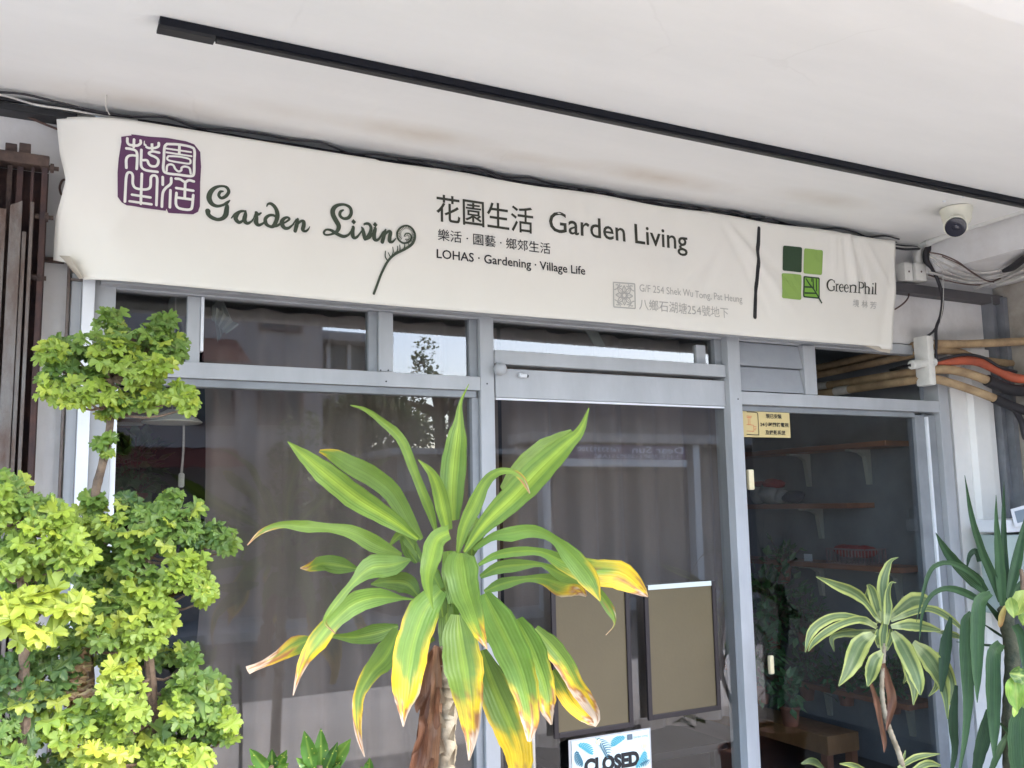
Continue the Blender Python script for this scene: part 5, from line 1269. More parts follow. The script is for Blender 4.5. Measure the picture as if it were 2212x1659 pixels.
# ------------------------------------------------------------------ variegated dracaena
cV = lambda x, y: (1491 + x * .51, 813.2 + y * .51)
VY = -.55
vp = thing('variegated_dracaena', 'small dracaena with drooping yellow edged striped leaves on a thin ringed stem', 'potted plant', (P(1960, 1650, VY).x, VY, .03))
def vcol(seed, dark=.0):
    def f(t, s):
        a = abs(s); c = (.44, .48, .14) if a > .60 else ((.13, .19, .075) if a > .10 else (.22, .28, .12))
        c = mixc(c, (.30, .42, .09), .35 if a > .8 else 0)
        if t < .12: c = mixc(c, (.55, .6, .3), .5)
        return mixc(c, (.05, .08, .03), dark)  # dark mixes the shade of the rear leaves into their colour
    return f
fv = MB()
def VL(pts, d0, d1, n=18, dark=0., **k): leaf(fv, pts, VY + d0, VY + d1, vcol(len(fv.v), dark), cV, n=n, m_=10, scale=.88, seed=len(fv.v) % 89, ripple=.08, **k)
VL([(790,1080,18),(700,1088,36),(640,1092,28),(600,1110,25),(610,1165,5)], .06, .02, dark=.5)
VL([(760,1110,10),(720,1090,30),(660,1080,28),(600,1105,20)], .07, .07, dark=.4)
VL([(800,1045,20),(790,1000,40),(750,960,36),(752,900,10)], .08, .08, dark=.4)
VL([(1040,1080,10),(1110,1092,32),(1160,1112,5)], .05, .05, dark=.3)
VL([(810,1040,15),(780,1010,22),(750,965,28),(700,920,52),(620,885,44),(532,847,4)], .0, -.02)
VL([(805,1030,18),(785,960,44),(768,905,42),(752,880,14)], .02, .02)
VL([(815,1035,22),(820,960,48),(815,880,52),(832,815,36),(850,780,16),(882,766,3)], .0, .04)
VL([(830,1050,24),(838,980,40),(836,920,26),(850,875,12),(872,873,3)], -.02, -.02)
VL([(790,1055,18),(720,1030,36),(640,1015,36),(570,1035,44),(512,1085,40),(487,1168,4)], .0, -.08)
VL([(790,1065,15),(730,1030,36),(650,1045,34),(575,1085,38),(522,1130,26),(500,1165,4)], -.02, -.1)
VL([(835,1030,16),(885,990,52),(940,950,74),(990,945,60),(1000,950,10)], .02, .06)
VL([(850,1035,14),(930,1000,36),(1000,982,32),(1060,998,36),(1120,1040,26),(1163,1084,4)], .0, -.02)
VL([(850,1060,20),(930,1052,58),(1000,1062,44),(1060,1076,12)], -.03, -.06)
VL([(885,1110,20),(905,1200,30),(918,1260,28),(903,1302,4)], .0, -.04)
VL([(1000,1165,18),(1060,1198,52),(1105,1270,34),(1112,1340,30),(1090,1402,4)], .0, -.06)
VL([(1040,1250,16),(1045,1310,26),(1010,1355,5)], .02, .0)
VL([(945,1125,26),(1010,1190,92),(1055,1265,70),(1082,1345,40),(1090,1452,4)], -.03, -.1)
VL([(900,1150,16),(925,1250,40),(950,1320,44),(945,1392,4)], -.02, -.1)
VL([(858,1080,24),(900,1140,78),(945,1230,76),(968,1300,54),(975,1350,8)], -.05, -.14)
VL([(775,1090,30),(725,1130,84),(692,1200,86),(662,1260,50),(628,1312,5)], -.04, -.12)
VL([(812,1168,24),(782,1208,64),(766,1265,58),(752,1312,8)], -.05, -.1)
VL([(880,1660,15),(960,1612,30),(1058,1598,4)], .0, -.05); VL([(750,1675,20),(690,1648,28),(632,1640,4)], .0, -.05); VL([(890,1640,12),(905,1610,12),(912,1583,3)], .0, .0); VL([(930,1680,20),(1000,1640,34),(1062,1648,8)], -.03, -.05)
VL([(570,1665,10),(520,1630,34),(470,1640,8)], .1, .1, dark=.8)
VL([(818,1170,20),(815,1110,40),(822,1060,34),(826,1020,10)], .0, .0); VL([(830,1160,14),(848,1110,30),(850,1070,14)], .01, .0); VL([(800,1150,12),(790,1105,26),(796,1070,12)], .01, .0)
build('foliage', fv, M['leaf'], vp, smooth='full')
dv = MB(); dc2 = lambda t, s: mixc((.16, .075, .045), (.26, .125, .07), .5 + .5 * math.sin(s * 4 + t * 11))
leaf(dv, [(818,1215,14),(838,1290,30),(855,1370,38),(845,1440,24),(830,1500,5)], VY - .01, VY - .02, dc2, cV, fold=.6, ripple=.2, seed=2)
leaf(dv, [(765,1300,12),(790,1380,24),(805,1460,20),(822,1540,20),(822,1592,4)], VY - .01, VY - .02, dc2, cV, fold=.6, ripple=.2, seed=3)
build('dead_leaf', dv, M['leaf'], vp, smooth='full')
st = MB(); q = cat([(822,1130),(818,1200),(812,1330),(825,1430),(850,1510),(885,1600),(905,1680)], 70)
pts = [P(*cV(*p), VY) for p in q]; b_ = pts[-1]; pts += [Vector((b_.x + .02, VY, .40)), Vector((b_.x + .03, VY, .28))]
rad = [.0085 + .0018 * (k % 3 == 0) + .00006 * k for k in range(70)] + [.014, .016]
st.tube(pts, rad, 10); build('stem', st, M['ringbark'], vp, smooth=True)
build('pot', MB().lathe([(.10, 0), (.13, .22), (.14, .23), (.14, .26), (.125, .26), (.12, .24), (.02, .235)], (b_.x + .03, VY, .03), (0, 0, 1), 28), M['terracotta'], vp, smooth=True)

# ------------------------------------------------------------------ yucca at the right edge
cY = lambda x, y: (1931.4 + x * .4078, 982.7 + y * .4078)
YY = -.75
yp = thing('yucca', 'tall yucca with stiff dark green blades, some hanging straight down, at the right edge', 'potted plant', (P(2185, 1640, YY).x, YY, .03))
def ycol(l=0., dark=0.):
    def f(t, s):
        c = mixc((.022, .055, .022), (.055, .115, .04), .3 + .3 * math.sin(s * 5) + l); return mixc(c, (.012, .03, .012), dark)  # rear blades carry their shade in the colour through dark
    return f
fy = MB()
def YL(pts, d0, d1, l=0., dark=0., **k): leaf(fy, pts, YY + d0, YY + d1, ycol(l, dark), cY, scale=.80, n=18, m_=6, seed=len(fy.v) % 83, ripple=.02, **k)
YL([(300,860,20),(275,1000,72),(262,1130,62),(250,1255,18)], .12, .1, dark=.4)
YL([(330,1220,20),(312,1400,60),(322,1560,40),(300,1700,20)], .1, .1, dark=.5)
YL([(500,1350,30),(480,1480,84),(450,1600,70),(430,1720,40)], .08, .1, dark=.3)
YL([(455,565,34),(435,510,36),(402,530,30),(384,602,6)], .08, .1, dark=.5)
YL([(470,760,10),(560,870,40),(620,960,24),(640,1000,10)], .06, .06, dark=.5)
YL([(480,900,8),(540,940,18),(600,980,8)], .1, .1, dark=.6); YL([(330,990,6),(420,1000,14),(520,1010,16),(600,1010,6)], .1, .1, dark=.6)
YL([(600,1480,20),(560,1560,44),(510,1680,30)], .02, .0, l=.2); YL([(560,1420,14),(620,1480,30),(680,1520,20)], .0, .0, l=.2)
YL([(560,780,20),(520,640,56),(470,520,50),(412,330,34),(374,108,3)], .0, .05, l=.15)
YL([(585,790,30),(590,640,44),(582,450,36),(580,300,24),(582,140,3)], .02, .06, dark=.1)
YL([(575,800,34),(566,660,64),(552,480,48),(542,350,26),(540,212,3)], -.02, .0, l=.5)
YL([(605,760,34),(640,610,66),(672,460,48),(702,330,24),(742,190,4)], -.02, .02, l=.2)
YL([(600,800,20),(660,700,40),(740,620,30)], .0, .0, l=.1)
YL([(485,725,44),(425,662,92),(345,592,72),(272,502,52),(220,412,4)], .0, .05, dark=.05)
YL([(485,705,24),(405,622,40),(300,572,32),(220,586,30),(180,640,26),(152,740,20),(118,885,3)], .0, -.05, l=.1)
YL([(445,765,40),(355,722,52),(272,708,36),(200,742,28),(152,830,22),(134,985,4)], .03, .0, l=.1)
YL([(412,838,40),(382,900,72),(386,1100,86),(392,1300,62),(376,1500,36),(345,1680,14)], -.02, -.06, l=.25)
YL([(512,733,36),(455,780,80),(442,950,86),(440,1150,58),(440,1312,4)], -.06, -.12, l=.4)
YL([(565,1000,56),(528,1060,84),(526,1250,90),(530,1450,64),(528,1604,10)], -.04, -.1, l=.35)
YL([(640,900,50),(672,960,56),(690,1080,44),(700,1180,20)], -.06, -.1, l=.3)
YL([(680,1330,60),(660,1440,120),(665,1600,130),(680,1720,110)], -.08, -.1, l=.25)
build('foliage', fy, M['yucca'], yp, smooth='full')
st = MB(); q = cat([(585,800),(600,900),(625,1050),(620,1250),(610,1450),(620,1680)], 30)
pts = [P(*cY(*p), YY + .03) for p in q]; b_ = pts[-1]; pts.append(Vector((b_.x, YY + .03, .28)))
st.tube(pts, [.02] + [.032 + .003 * (k % 3 == 0) for k in range(29)] + [.036], 12); build('stem', st, mat('dark_scarred_stem', (.10, .10, .06), .85, col2=(.04, .05, .03), nscale=20, bump=.5), yp, smooth=True)
build('pot', MB().lathe([(.12, 0), (.15, .23), (.16, .24), (.16, .27), (.145, .27), (.14, .25), (.02, .245)], (b_.x, YY + .03, .03), (0, 0, 1), 28), M['terracotta'], yp, smooth=True)
dl = MB(); leaf(dl, [(590,800,14),(572,850,30),(562,900,22),(560,915,4)], YY - .06, YY - .07, lambda t, s: mixc((.5, .42, .12), (.42, .2, .08), t + .3 * s), cY, seed=5)
build('withered_leaf', dl, M['leaf'], yp, smooth='full')

# broad leaved vine at the right edge
bl = MB(); YB = YY - .16
def oval(mb, x, y, w, h, ang, base, dep, conv, seed=0, n=12):
    a = R(ang); dx, dy = math.sin(a), -math.cos(a)
    pts = [(x - dx * h * .5, y - dy * h * .5, w * .15), (x - dx * h * .28, y - dy * h * .28, w * .85), (x, y, w), (x + dx * h * .28, y + dy * h * .28, w * .7), (x + dx * h * .5, y + dy * h * .5, 2)]
    def cf(t, s):
        c = mixc(base, (.55, .62, .15), .5 * max(0, 1 - abs(s) / .1)); k = abs(math.sin((t * 9 - abs(s) * 1.6) * 3.1)) ** 8; return mixc(c, (.5, .58, .14), .35 * k)
    leaf(mb, pts, dep, dep - .03, cf, conv, n=n, m_=8, seed=seed, fold=.35, ripple=.08)
for i, (x, y, w, h, an, c_) in enumerate(((625, 810, 62, 110, 170, (.24, .34, .07)), (672, 785, 90, 140, 200, (.30, .38, .08)), (645, 1265, 96, 190, 175, (.25, .42, .07)), (690, 1300, 70, 120, 150, (.18, .32, .06)), (660, 1165, 90, 100, 100, (.06, .14, .03)), (700, 1225, 60, 90, 60, (.3, .46, .1)), (690, 860, 60, 90, 190, (.14, .24, .05)), (640, 1360, 30, 60, 190, (.3, .45, .1)))):
    oval(bl, x, y, w, h, an, c_, YB, cY, seed=i)
vn = thing('croton', 'yellow green broad leaves with pale veins among the yucca blades at right edge', 'potted plant', (P(2210, 1640, YB).x, YB, .03))
build('foliage', bl, M['leaf'], vn, smooth='full')
sx = P(2216, 1300, YB + .02).x
build('stem', MB().tube([Vector((sx, YB + .02, .25)), Vector((sx + .01, YB + .02, .8)), Vector((sx - .01, YB + .02, 1.3)), P(2212, 1310, YB + .01)], .008, 8, smooth=16), M['bark'], vn, smooth=True)
build('pot', MB().lathe([(.08, 0), (.11, .2), (.12, .21), (.12, .24), (.10, .24), (.02, .22)], (sx, YB + .02, .03), (0, 0, 1), 24), M['terracotta'], vn, smooth=True)

# ------------------------------------------------------------------ spotted crotons at the bottom
cK = lambda x, y: (338.9 + x * .2852, 1186 + y * .2852)
def spotted(label, cx_, leaves, dep):
    b0 = P(*cK(cx_, 1700), dep); t = thing('spotted_croton', label, 'potted plant', (b0.x, dep, .03), 'spotted crotons along the glass'); mb = MB()
    for i, (bx_, by_, tx_, ty_, w, c_) in enumerate(leaves):
        mx_, my_ = (bx_ + tx_) / 2, (by_ + ty_) / 2
        def cf(t_, s, c_=c_): return mixc(c_, (.28, .42, .06), .6 * max(0, 1 - abs(s) / .1))
        leaf(mb, [(bx_, by_, w * .2), (bx_ * .7 + tx_ * .3, by_ * .7 + ty_ * .3, w * .8), (mx_, my_, w), (bx_ * .25 + tx_ * .75, by_ * .25 + ty_ * .75, w * .7), (tx_, ty_, 3)], dep + .02 * (i % 3), dep - .03 + .02 * (i % 2), cf, cK, n=14, m_=8, seed=i, fold=.3, ripple=.09)
    build('foliage', mb, M['leafdots'], t, smooth='full')
    build('stem', MB().tube([Vector((b0.x, dep, .2)), Vector((b0.x + .01, dep, b0.z * .6)), b0 + Vector((0, 0, .02))], .009, 8, smooth=12), M['bark'], t, smooth=True)
    build('pot', MB().lathe([(.08, 0), (.11, .17), (.12, .18), (.12, .21), (.10, .21), (.02, .19)], (b0.x, dep, .03), (0, 0, 1), 24), M['terracotta'], t, smooth=True)
G1, G2, G3 = (.075, .19, .025), (.11, .23, .03), (.04, .11, .018)
spotted('spotted croton, left one of the pair at the bottom edge, with upright leaf tips', 860, [(860,1710,700,1510,100,G1),(870,1700,872,1515,90,G3),(880,1710,985,1520,95,G1),(850,1720,690,1640,60,G2),(890,1720,1000,1620,70,G2),(860,1730,800,1600,80,G3)], -.95)
spotted('spotted croton with taller leaves, right one of the pair beside the brown hanging leaf', 1230, [(1190,1700,1115,1375,120,G1),(1245,1690,1242,1358,110,G1),(1270,1710,1470,1435,125,G2),(1200,1710,1055,1580,80,G2),(1260,1720,1370,1460,80,G3),(1290,1720,1400,1600,90,G3),(1210,1730,1100,1650,80,G3)], -.98)
spotted('small croton tip just showing at the bottom edge left of the ringed stem', 1600, [(1600,1740,1612,1580,80,G1),(1590,1740,1545,1645,50,G2),(1610,1750,1660,1660,50,G3)], -.9)

# ================================================================== ARALIA SHRUBS
M['twig'] = mat('green_twig', (.20, .24, .09), .6, noise=.3, nscale=30)
TONE = {'L': ((.36, .45, .045), (.26, .37, .045)), 'M': ((.19, .29, .038), (.12, .22, .04)), 'D': ((.045, .10, .025), (.07, .145, .035)), 'Y': ((.50, .53, .055), (.42, .49, .055))}  # D is for tufts deep in the shrub, shade put into colour
def leaflet(mb, base, d, up, size, colr, r):
    """one deeply lobed, toothed fan shaped leaflet"""
    d = d.normalized(); s = d.cross(up)
    if s.length < .05: s = d.cross(Vector((1, .3, 0)))
    s.normalize(); nrm = s.cross(d).normalized(); k = r.uniform(-.05, .45); n = 43
    v = [base, base + d * size * .42 + nrm * size * .04]; cols = [mixc(colr, (.55, .6, .2), .4), colr]
    ph = r.uniform(-.3, .3); wv = r.uniform(.04, .12); bend = r.uniform(0, .5)
    for i in range(n):
        u = -1 + 2 * i / (n - 1); th = u * 1.6
        lob = .52 + .48 * abs(math.cos(u * 6.6 + ph)) ** .5 + (.045, -.03)[i % 2]
        rr = size * lob * (1 - .12 * abs(u))
        x = rr * math.cos(th)
        v.append(base + d * (x * (1 - bend * .15)) + s * (rr * .92 * math.sin(th)) + nrm * (size * (k * u * u - wv * math.cos(u * 13.2 + 2 * ph) - bend * (x / size) ** 2 * .5) + r.uniform(-.03, .03) * size)); cols.append(mixc(colr, (.40, .48, .08), r.uniform(0, .25)))
    f = [(1, 2 + i, 3 + i) for i in range(n - 1)] + [(0, 1, 2), (0, 1 + n, 1)]
    mb.add(v, f, cols)
def spray(mb, tw, c_, rx, rz, tone, r, depth_r=None, big=1.):
    """a tuft: leaflets standing out all round a branch tip; c_ world centre, rx, rz half sizes"""
    ry = depth_r or max(rx, rz) * .8
    area = rx * rz * math.pi; sz0 = .037 * big
    n = int(area / (sz0 * sz0) * 1.15) + 5
    root = c_ + Vector((r.uniform(-.2, .2) * rx, ry * .5, -rz * .5))
    for _ in range(n):
        while True:
            u = Vector((r.gauss(0, 1), r.gauss(0, 1), r.gauss(0, 1)))
            if u.length > .2: u.normalize()
            else: continue
            if u.y < .3 or r.random() < .4: break
        q = r.uniform(.35, 1.) ** .6
        p = c_ + Vector((u.x * rx, u.y * ry, u.z * rz)) * q
        d = (Vector((u.x * 1.1, u.y * .5 - .35, u.z * .6 - .22)) + Vector((r.uniform(-.4, .4), r.uniform(-.3, .3), r.uniform(-.35, .25)))).normalized()
        up = Vector((r.uniform(-.5, .5), -.9 + r.uniform(-.4, .4), .75 + r.uniform(-.3, .3)))
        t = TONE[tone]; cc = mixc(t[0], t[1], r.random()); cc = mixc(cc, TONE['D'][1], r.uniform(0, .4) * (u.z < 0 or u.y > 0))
        if r.random() < .10: cc = mixc(cc, TONE['Y'][0], .6)
        sz = sz0 * r.uniform(.7, 1.2); s_ = d.cross(up)
        if s_.length < .05: s_ = d.cross(Vector((1, .3, 0)))
        s_.normalize(); b0 = p - d * sz * .9
        # a compound leaf: end leaflet and a pair or two at the sides on a thin stalk
        leaflet(mb, b0 + d * sz * .55, d, up + Vector((r.uniform(-.2, .2), 0, 0)), sz, cc, r)
        for sg in (-1, 1):
            if r.random() < .85: leaflet(mb, b0 + d * sz * .35 + s_ * sg * sz * .12, (d * .45 + s_ * sg * .9 + Vector((0, 0, r.uniform(-.3, .1)))), up, sz * r.uniform(.55, .8), mixc(cc, t[1], r.random()), r)
        tw.tube([root.lerp(p, .3), b0, b0 + d * sz * .6], [.0013, .0011, .0007], 4, caps=False)
    return root
def aralia(label, blobs, stem, y0, seed, pot_r=.15):
    r = random.Random(seed); mb = MB(); tw = MB()
    pb_ = P(*stem[0], y0)
    t = thing('aralia', label, 'potted plant', (pb_.x, y0, .03), 'frilly aralia shrubs')
    sp = [P(X, Y, y0) for X, Y in stem]; full = [Vector((sp[0].x, y0, .3))] + sp; N = len(full)
    sm = [Vector(q) for q in cat([tuple(p) for p in full], N * 6)]
    tr_ = MB(); tr_.tube(sm, [.016 - .008 * i / (N * 6) + .001 * (i % 5 == 0) for i in range(N * 6)], 8)
    for (X, Y, a, b, tone, dy, *rest) in blobs:
        c_ = P(X, Y, y0 + dy); k = (c_ - CAM).dot(AX_F) / 1999.2
        root = spray(mb, tw, c_, a * k, b * k, tone, r, big=(rest[0] if rest else 1.))
        j = min(range(len(sm)), key=lambda i: (sm[i] - root).length + max(0, sm[i].z - root.z) * 1.5)
        midp = (sm[j] + root) / 2 + Vector((0, .0, -.02)); tr_.tube([sm[j], midp, root, root.lerp(c_, .5)], [.0045, .0035, .0025, .0012], 6, smooth=8)
    build('foliage', mb, M['leafsmall'], t, smooth=True); build('twigs', tw, M['twig'], t); build('stem', tr_, M['bark'], t, smooth=True)
    build('pot', MB().lathe([(pot_r * .75, 0), (pot_r, .24), (pot_r * 1.08, .25), (pot_r * 1.08, .28), (pot_r * .95, .28), (.02, .26)], (full[0].x, y0, .03), (0, 0, 1), 28), M['terracotta'], t, smooth=True)
    return t
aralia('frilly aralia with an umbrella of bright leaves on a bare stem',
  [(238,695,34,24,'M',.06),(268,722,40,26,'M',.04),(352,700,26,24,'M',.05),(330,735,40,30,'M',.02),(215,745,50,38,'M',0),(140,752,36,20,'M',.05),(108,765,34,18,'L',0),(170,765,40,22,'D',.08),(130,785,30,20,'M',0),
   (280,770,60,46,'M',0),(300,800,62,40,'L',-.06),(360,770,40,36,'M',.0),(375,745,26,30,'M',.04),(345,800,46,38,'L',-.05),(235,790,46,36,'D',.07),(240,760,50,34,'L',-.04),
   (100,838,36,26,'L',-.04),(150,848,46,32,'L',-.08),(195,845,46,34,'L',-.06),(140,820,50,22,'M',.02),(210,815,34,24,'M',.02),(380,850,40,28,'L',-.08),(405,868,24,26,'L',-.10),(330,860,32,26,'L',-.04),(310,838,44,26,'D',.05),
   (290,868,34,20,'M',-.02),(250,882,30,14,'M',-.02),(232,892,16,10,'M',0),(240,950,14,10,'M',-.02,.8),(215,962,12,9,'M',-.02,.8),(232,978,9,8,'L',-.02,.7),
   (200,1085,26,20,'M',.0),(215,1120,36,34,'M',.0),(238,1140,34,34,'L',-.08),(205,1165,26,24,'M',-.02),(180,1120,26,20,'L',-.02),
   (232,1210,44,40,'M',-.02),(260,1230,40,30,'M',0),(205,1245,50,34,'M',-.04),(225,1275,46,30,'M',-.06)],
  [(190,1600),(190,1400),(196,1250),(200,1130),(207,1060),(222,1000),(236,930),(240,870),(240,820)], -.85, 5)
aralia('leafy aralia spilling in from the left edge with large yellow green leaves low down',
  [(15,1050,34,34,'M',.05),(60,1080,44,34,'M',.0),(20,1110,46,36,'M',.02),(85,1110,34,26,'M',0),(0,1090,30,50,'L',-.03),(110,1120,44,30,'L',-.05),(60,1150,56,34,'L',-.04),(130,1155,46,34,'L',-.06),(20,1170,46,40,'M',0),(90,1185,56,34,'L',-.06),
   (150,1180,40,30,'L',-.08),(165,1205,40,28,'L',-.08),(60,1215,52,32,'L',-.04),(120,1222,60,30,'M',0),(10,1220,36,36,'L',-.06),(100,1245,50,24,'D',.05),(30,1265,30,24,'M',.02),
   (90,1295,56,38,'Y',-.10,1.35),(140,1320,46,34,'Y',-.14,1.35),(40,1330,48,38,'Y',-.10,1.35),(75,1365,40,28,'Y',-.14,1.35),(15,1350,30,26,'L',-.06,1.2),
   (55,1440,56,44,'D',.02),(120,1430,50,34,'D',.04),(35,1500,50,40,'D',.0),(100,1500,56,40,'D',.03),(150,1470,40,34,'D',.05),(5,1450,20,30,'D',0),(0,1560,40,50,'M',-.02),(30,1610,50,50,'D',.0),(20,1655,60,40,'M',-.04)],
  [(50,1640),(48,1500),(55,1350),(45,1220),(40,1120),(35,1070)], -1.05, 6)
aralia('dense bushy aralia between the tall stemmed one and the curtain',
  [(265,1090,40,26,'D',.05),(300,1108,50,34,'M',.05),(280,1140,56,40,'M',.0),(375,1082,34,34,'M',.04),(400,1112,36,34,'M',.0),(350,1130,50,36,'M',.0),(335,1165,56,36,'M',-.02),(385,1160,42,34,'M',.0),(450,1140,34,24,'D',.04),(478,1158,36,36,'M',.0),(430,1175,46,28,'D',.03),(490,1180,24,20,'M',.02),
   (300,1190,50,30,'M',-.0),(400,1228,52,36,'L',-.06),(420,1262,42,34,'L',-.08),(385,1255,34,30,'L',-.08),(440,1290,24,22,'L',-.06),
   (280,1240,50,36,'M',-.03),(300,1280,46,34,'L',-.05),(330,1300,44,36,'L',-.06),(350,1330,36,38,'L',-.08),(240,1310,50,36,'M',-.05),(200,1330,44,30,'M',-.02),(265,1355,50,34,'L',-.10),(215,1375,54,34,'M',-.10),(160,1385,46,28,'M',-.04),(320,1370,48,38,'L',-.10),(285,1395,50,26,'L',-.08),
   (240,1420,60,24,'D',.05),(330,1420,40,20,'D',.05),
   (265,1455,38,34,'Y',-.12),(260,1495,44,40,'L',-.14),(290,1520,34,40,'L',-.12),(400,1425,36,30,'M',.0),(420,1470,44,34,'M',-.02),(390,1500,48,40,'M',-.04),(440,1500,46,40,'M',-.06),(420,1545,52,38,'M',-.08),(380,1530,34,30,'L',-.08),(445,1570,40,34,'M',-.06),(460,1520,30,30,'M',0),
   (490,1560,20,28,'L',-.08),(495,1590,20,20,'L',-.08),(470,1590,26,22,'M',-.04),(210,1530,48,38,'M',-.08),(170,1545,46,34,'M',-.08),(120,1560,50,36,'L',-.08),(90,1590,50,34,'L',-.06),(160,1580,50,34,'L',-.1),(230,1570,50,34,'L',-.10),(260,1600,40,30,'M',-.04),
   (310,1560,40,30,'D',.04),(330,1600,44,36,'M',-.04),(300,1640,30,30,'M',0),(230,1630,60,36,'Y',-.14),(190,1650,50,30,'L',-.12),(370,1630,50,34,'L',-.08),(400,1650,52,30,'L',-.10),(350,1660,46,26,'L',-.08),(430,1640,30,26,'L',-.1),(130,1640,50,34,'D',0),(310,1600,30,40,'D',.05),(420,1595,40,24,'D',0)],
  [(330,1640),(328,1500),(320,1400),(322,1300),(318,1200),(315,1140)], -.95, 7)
db = MB(); rr2 = random.Random(3)
for k in range(60):
    p = P(168 + rr2.gauss(0, 12), 1470 + rr2.gauss(0, 32), -1.0 + rr2.uniform(-.03, .03)); leaflet(db, p, Vector((rr2.uniform(-.5, .5), -.3, -1)), Vector((0, -1, .3)), .022, (.22, .11, .06), rr2)
o = build('withered_tuft', db, M['leafsmall']); tag(o, 'withered brown tuft of leaves hanging among the green aralia leaves', 'dead leaves')

# ================================================================== INDOOR PLANTS
def bush(label, X, Y, rx, rz, x_or_y, seed, tone='D', size=1., kind='y', n=None):
    r = random.Random(seed); c_ = P(X, Y, x_or_y) if kind == 'y' else Px(X, Y, x_or_y); k = (c_ - CAM).dot(AX_F) / 1999.2; mb = MB(); tw = MB()
    rx *= k; rz *= k; n = n or 90
    t = thing('indoor_plant', label, 'potted plant', c_ - Vector((0, 0, rz + .1)), 'dark indoor plants')
    for _ in range(n):
        u = Vector((r.gauss(0, .5), r.gauss(0, .4), r.gauss(0, .5))); p = c_ + Vector((u.x * rx, u.y * rx, u.z * rz)); d = (u + Vector((r.uniform(-.5, .5), r.uniform(-.6, .2), r.uniform(-.9, .4)))).normalized(); s = d.cross(Vector((0, -.5, 1))).normalized(); L_ = .055 * size * r.uniform(.7, 1.3); w = L_ * .32
        nn = s.cross(d); cc = mixc((.05, .13, .045), (.12, .26, .09), r.random())
        mb.add([p, p + d * L_ * .35 + s * w, p + d * L_, p + d * L_ * .35 - s * w, p + d * L_ * .4 - nn * .006], [(0, 1, 4), (1, 2, 4), (2, 3, 4), (3, 0, 4)], [cc] * 5)
        tw.tube([c_ - Vector((0, 0, rz)), p], .0015, 4, caps=False)
    build('foliage', mb, M['leafin'], t); build('stalks', tw, M['leafin'] if False else M['bark'], t)
    build('pot', MB().lathe([(.04, 0), (.055, .09), (.06, .095), (.06, .11), (.01, .10)], c_ - Vector((0, 0, rz + .10)), (0, 0, 1), 18), M['terracotta'], t, smooth=True)
bush('dark leafy plant indoors just right of the grey post, at mid height', 1665, 1300, 60, 70, 1.1, 1, n=220, size=1.5)
bush('trailing dark plant below the basket shelf, left of the striped leaves', 1740, 1330, 40, 40, XW - .3, 2, kind='x', n=120)
bush('dark bushy plant on the low shelf, left one', 1740, 1440, 44, 36, XW - .15, 3, kind='x', n=150)
bush('dark bushy plant on the low shelf, middle one', 1825, 1450, 44, 36, XW - .15, 4, kind='x', n=150)
bush('dark bushy plant on the low shelf behind the striped leaves, right one', 1925, 1465, 44, 36, XW - .15, 5, kind='x', n=150)
bush('leafy plant standing on the basket shelf, far back', 1690, 1200, 30, 26, XW - .15, 9, kind='x', n=110)
bush('dark fern like plant indoors low behind the low cream latch', 1640, 1420, 44, 60, .9, 10, n=160, size=1.3)
bush('small bright indoor plant hanging over the bench', 1704, 1495, 26, 32, .55, 6, n=46, size=1.2)
bush('dark houseplant deep inside behind the left shrubs', 290, 1010, 46, 60, .7, 8, n=160, size=1.3)

# ================================================================== ACROSS THE STREET (seen in the glass)
def wallbox(x0, x1, y0, y1, z0, z1): return MB().box(x0, x1, y0, y1, z0, z1)
mpink = mat('mauve_render', (.40, .345, .32), .9, noise=.12, nscale=1.5, bump=.1)
mwin = mat('dark_window', (.03, .035, .045), .15)
mwf = mat('white_window_frame', (.62, .62, .60), .5)
mred = mat('red_corrugated', (.22, .06, .04), .6, noise=.2)
mshed = mat('ochre_sheet', (.34, .17, .06), .7, noise=.3)
mgreyw = mat('grey_building', (.38, .355, .33), .9, noise=.12, nscale=2)
DA = 11.0
e = mir(698, 900, DA)
h1 = thing('house', 'mauve rendered house across the street with dark framed windows', 'house', (e.x - 3.2, -DA - 2, 0))
build('wall', wallbox(e.x - 6.5, e.x, -DA - 5, -DA, -.02, 7.5), mpink, h1)
def win(par, X0_, Y0_, X1_, Y1_, d, parts_=2):
    a, b = mir(X0_, Y0_, d), mir(X1_, Y1_, d); x0, x1 = min(a.x, b.x), max(a.x, b.x); z0, z1 = min(a.z, b.z), max(a.z, b.z)
    w = build('window', MB().box(x0, x1, -d + .002, -d + .03, z0, z1), mwin, par)
    fr = MB(); t = .05
    fr.box(x0 - t, x0, -d, -d + .06, z0 - t, z1 + t); fr.box(x1, x1 + t, -d, -d + .06, z0 - t, z1 + t); fr.box(x0, x1, -d, -d + .06, z1, z1 + t); fr.box(x0, x1, -d, -d + .06, z0 - t, z0)
    for k in range(1, parts_): x = x0 + (x1 - x0) * k / parts_; fr.box(x - .025, x + .025, -d + .0305, -d + .05, z0, z1)
    build('frame', fr, mat('brown_frame', (.10, .06, .06), .6) if 'bf' not in M else M['bf'], w)
M['bf'] = mat('brown_window_frame', (.10, .06, .06), .6)
win(h1, 565, 838, 648, 912, DA); win(h1, 567, 640, 648, 712, DA, 3); win(h1, 430, 838, 500, 912, DA)
a = mir(540, 757, DA - 1.2); b = mir(540, 784, DA - 1.2)
aw = MB(); xx0, xx1 = mir(380, 770, DA - 1.2).x, mir(546, 770, DA - 1.2).x; n = 40; v = []
for i in range(n + 1):
    x = xx0 - 4 + (xx1 - xx0 + 4) * i / n; o_ = .02 * (i % 2); v += [(x, -DA + 1.2, b.z + o_), (x, -DA + .02, a.z + .35 + o_)]
aw.add(v, [(2 * i, 2 * i + 1, 2 * i + 3, 2 * i + 2) for i in range(n)])
o = build('awning', aw, mred); tag(o, 'upper red corrugated awning on the mauve house across the street', 'awning')
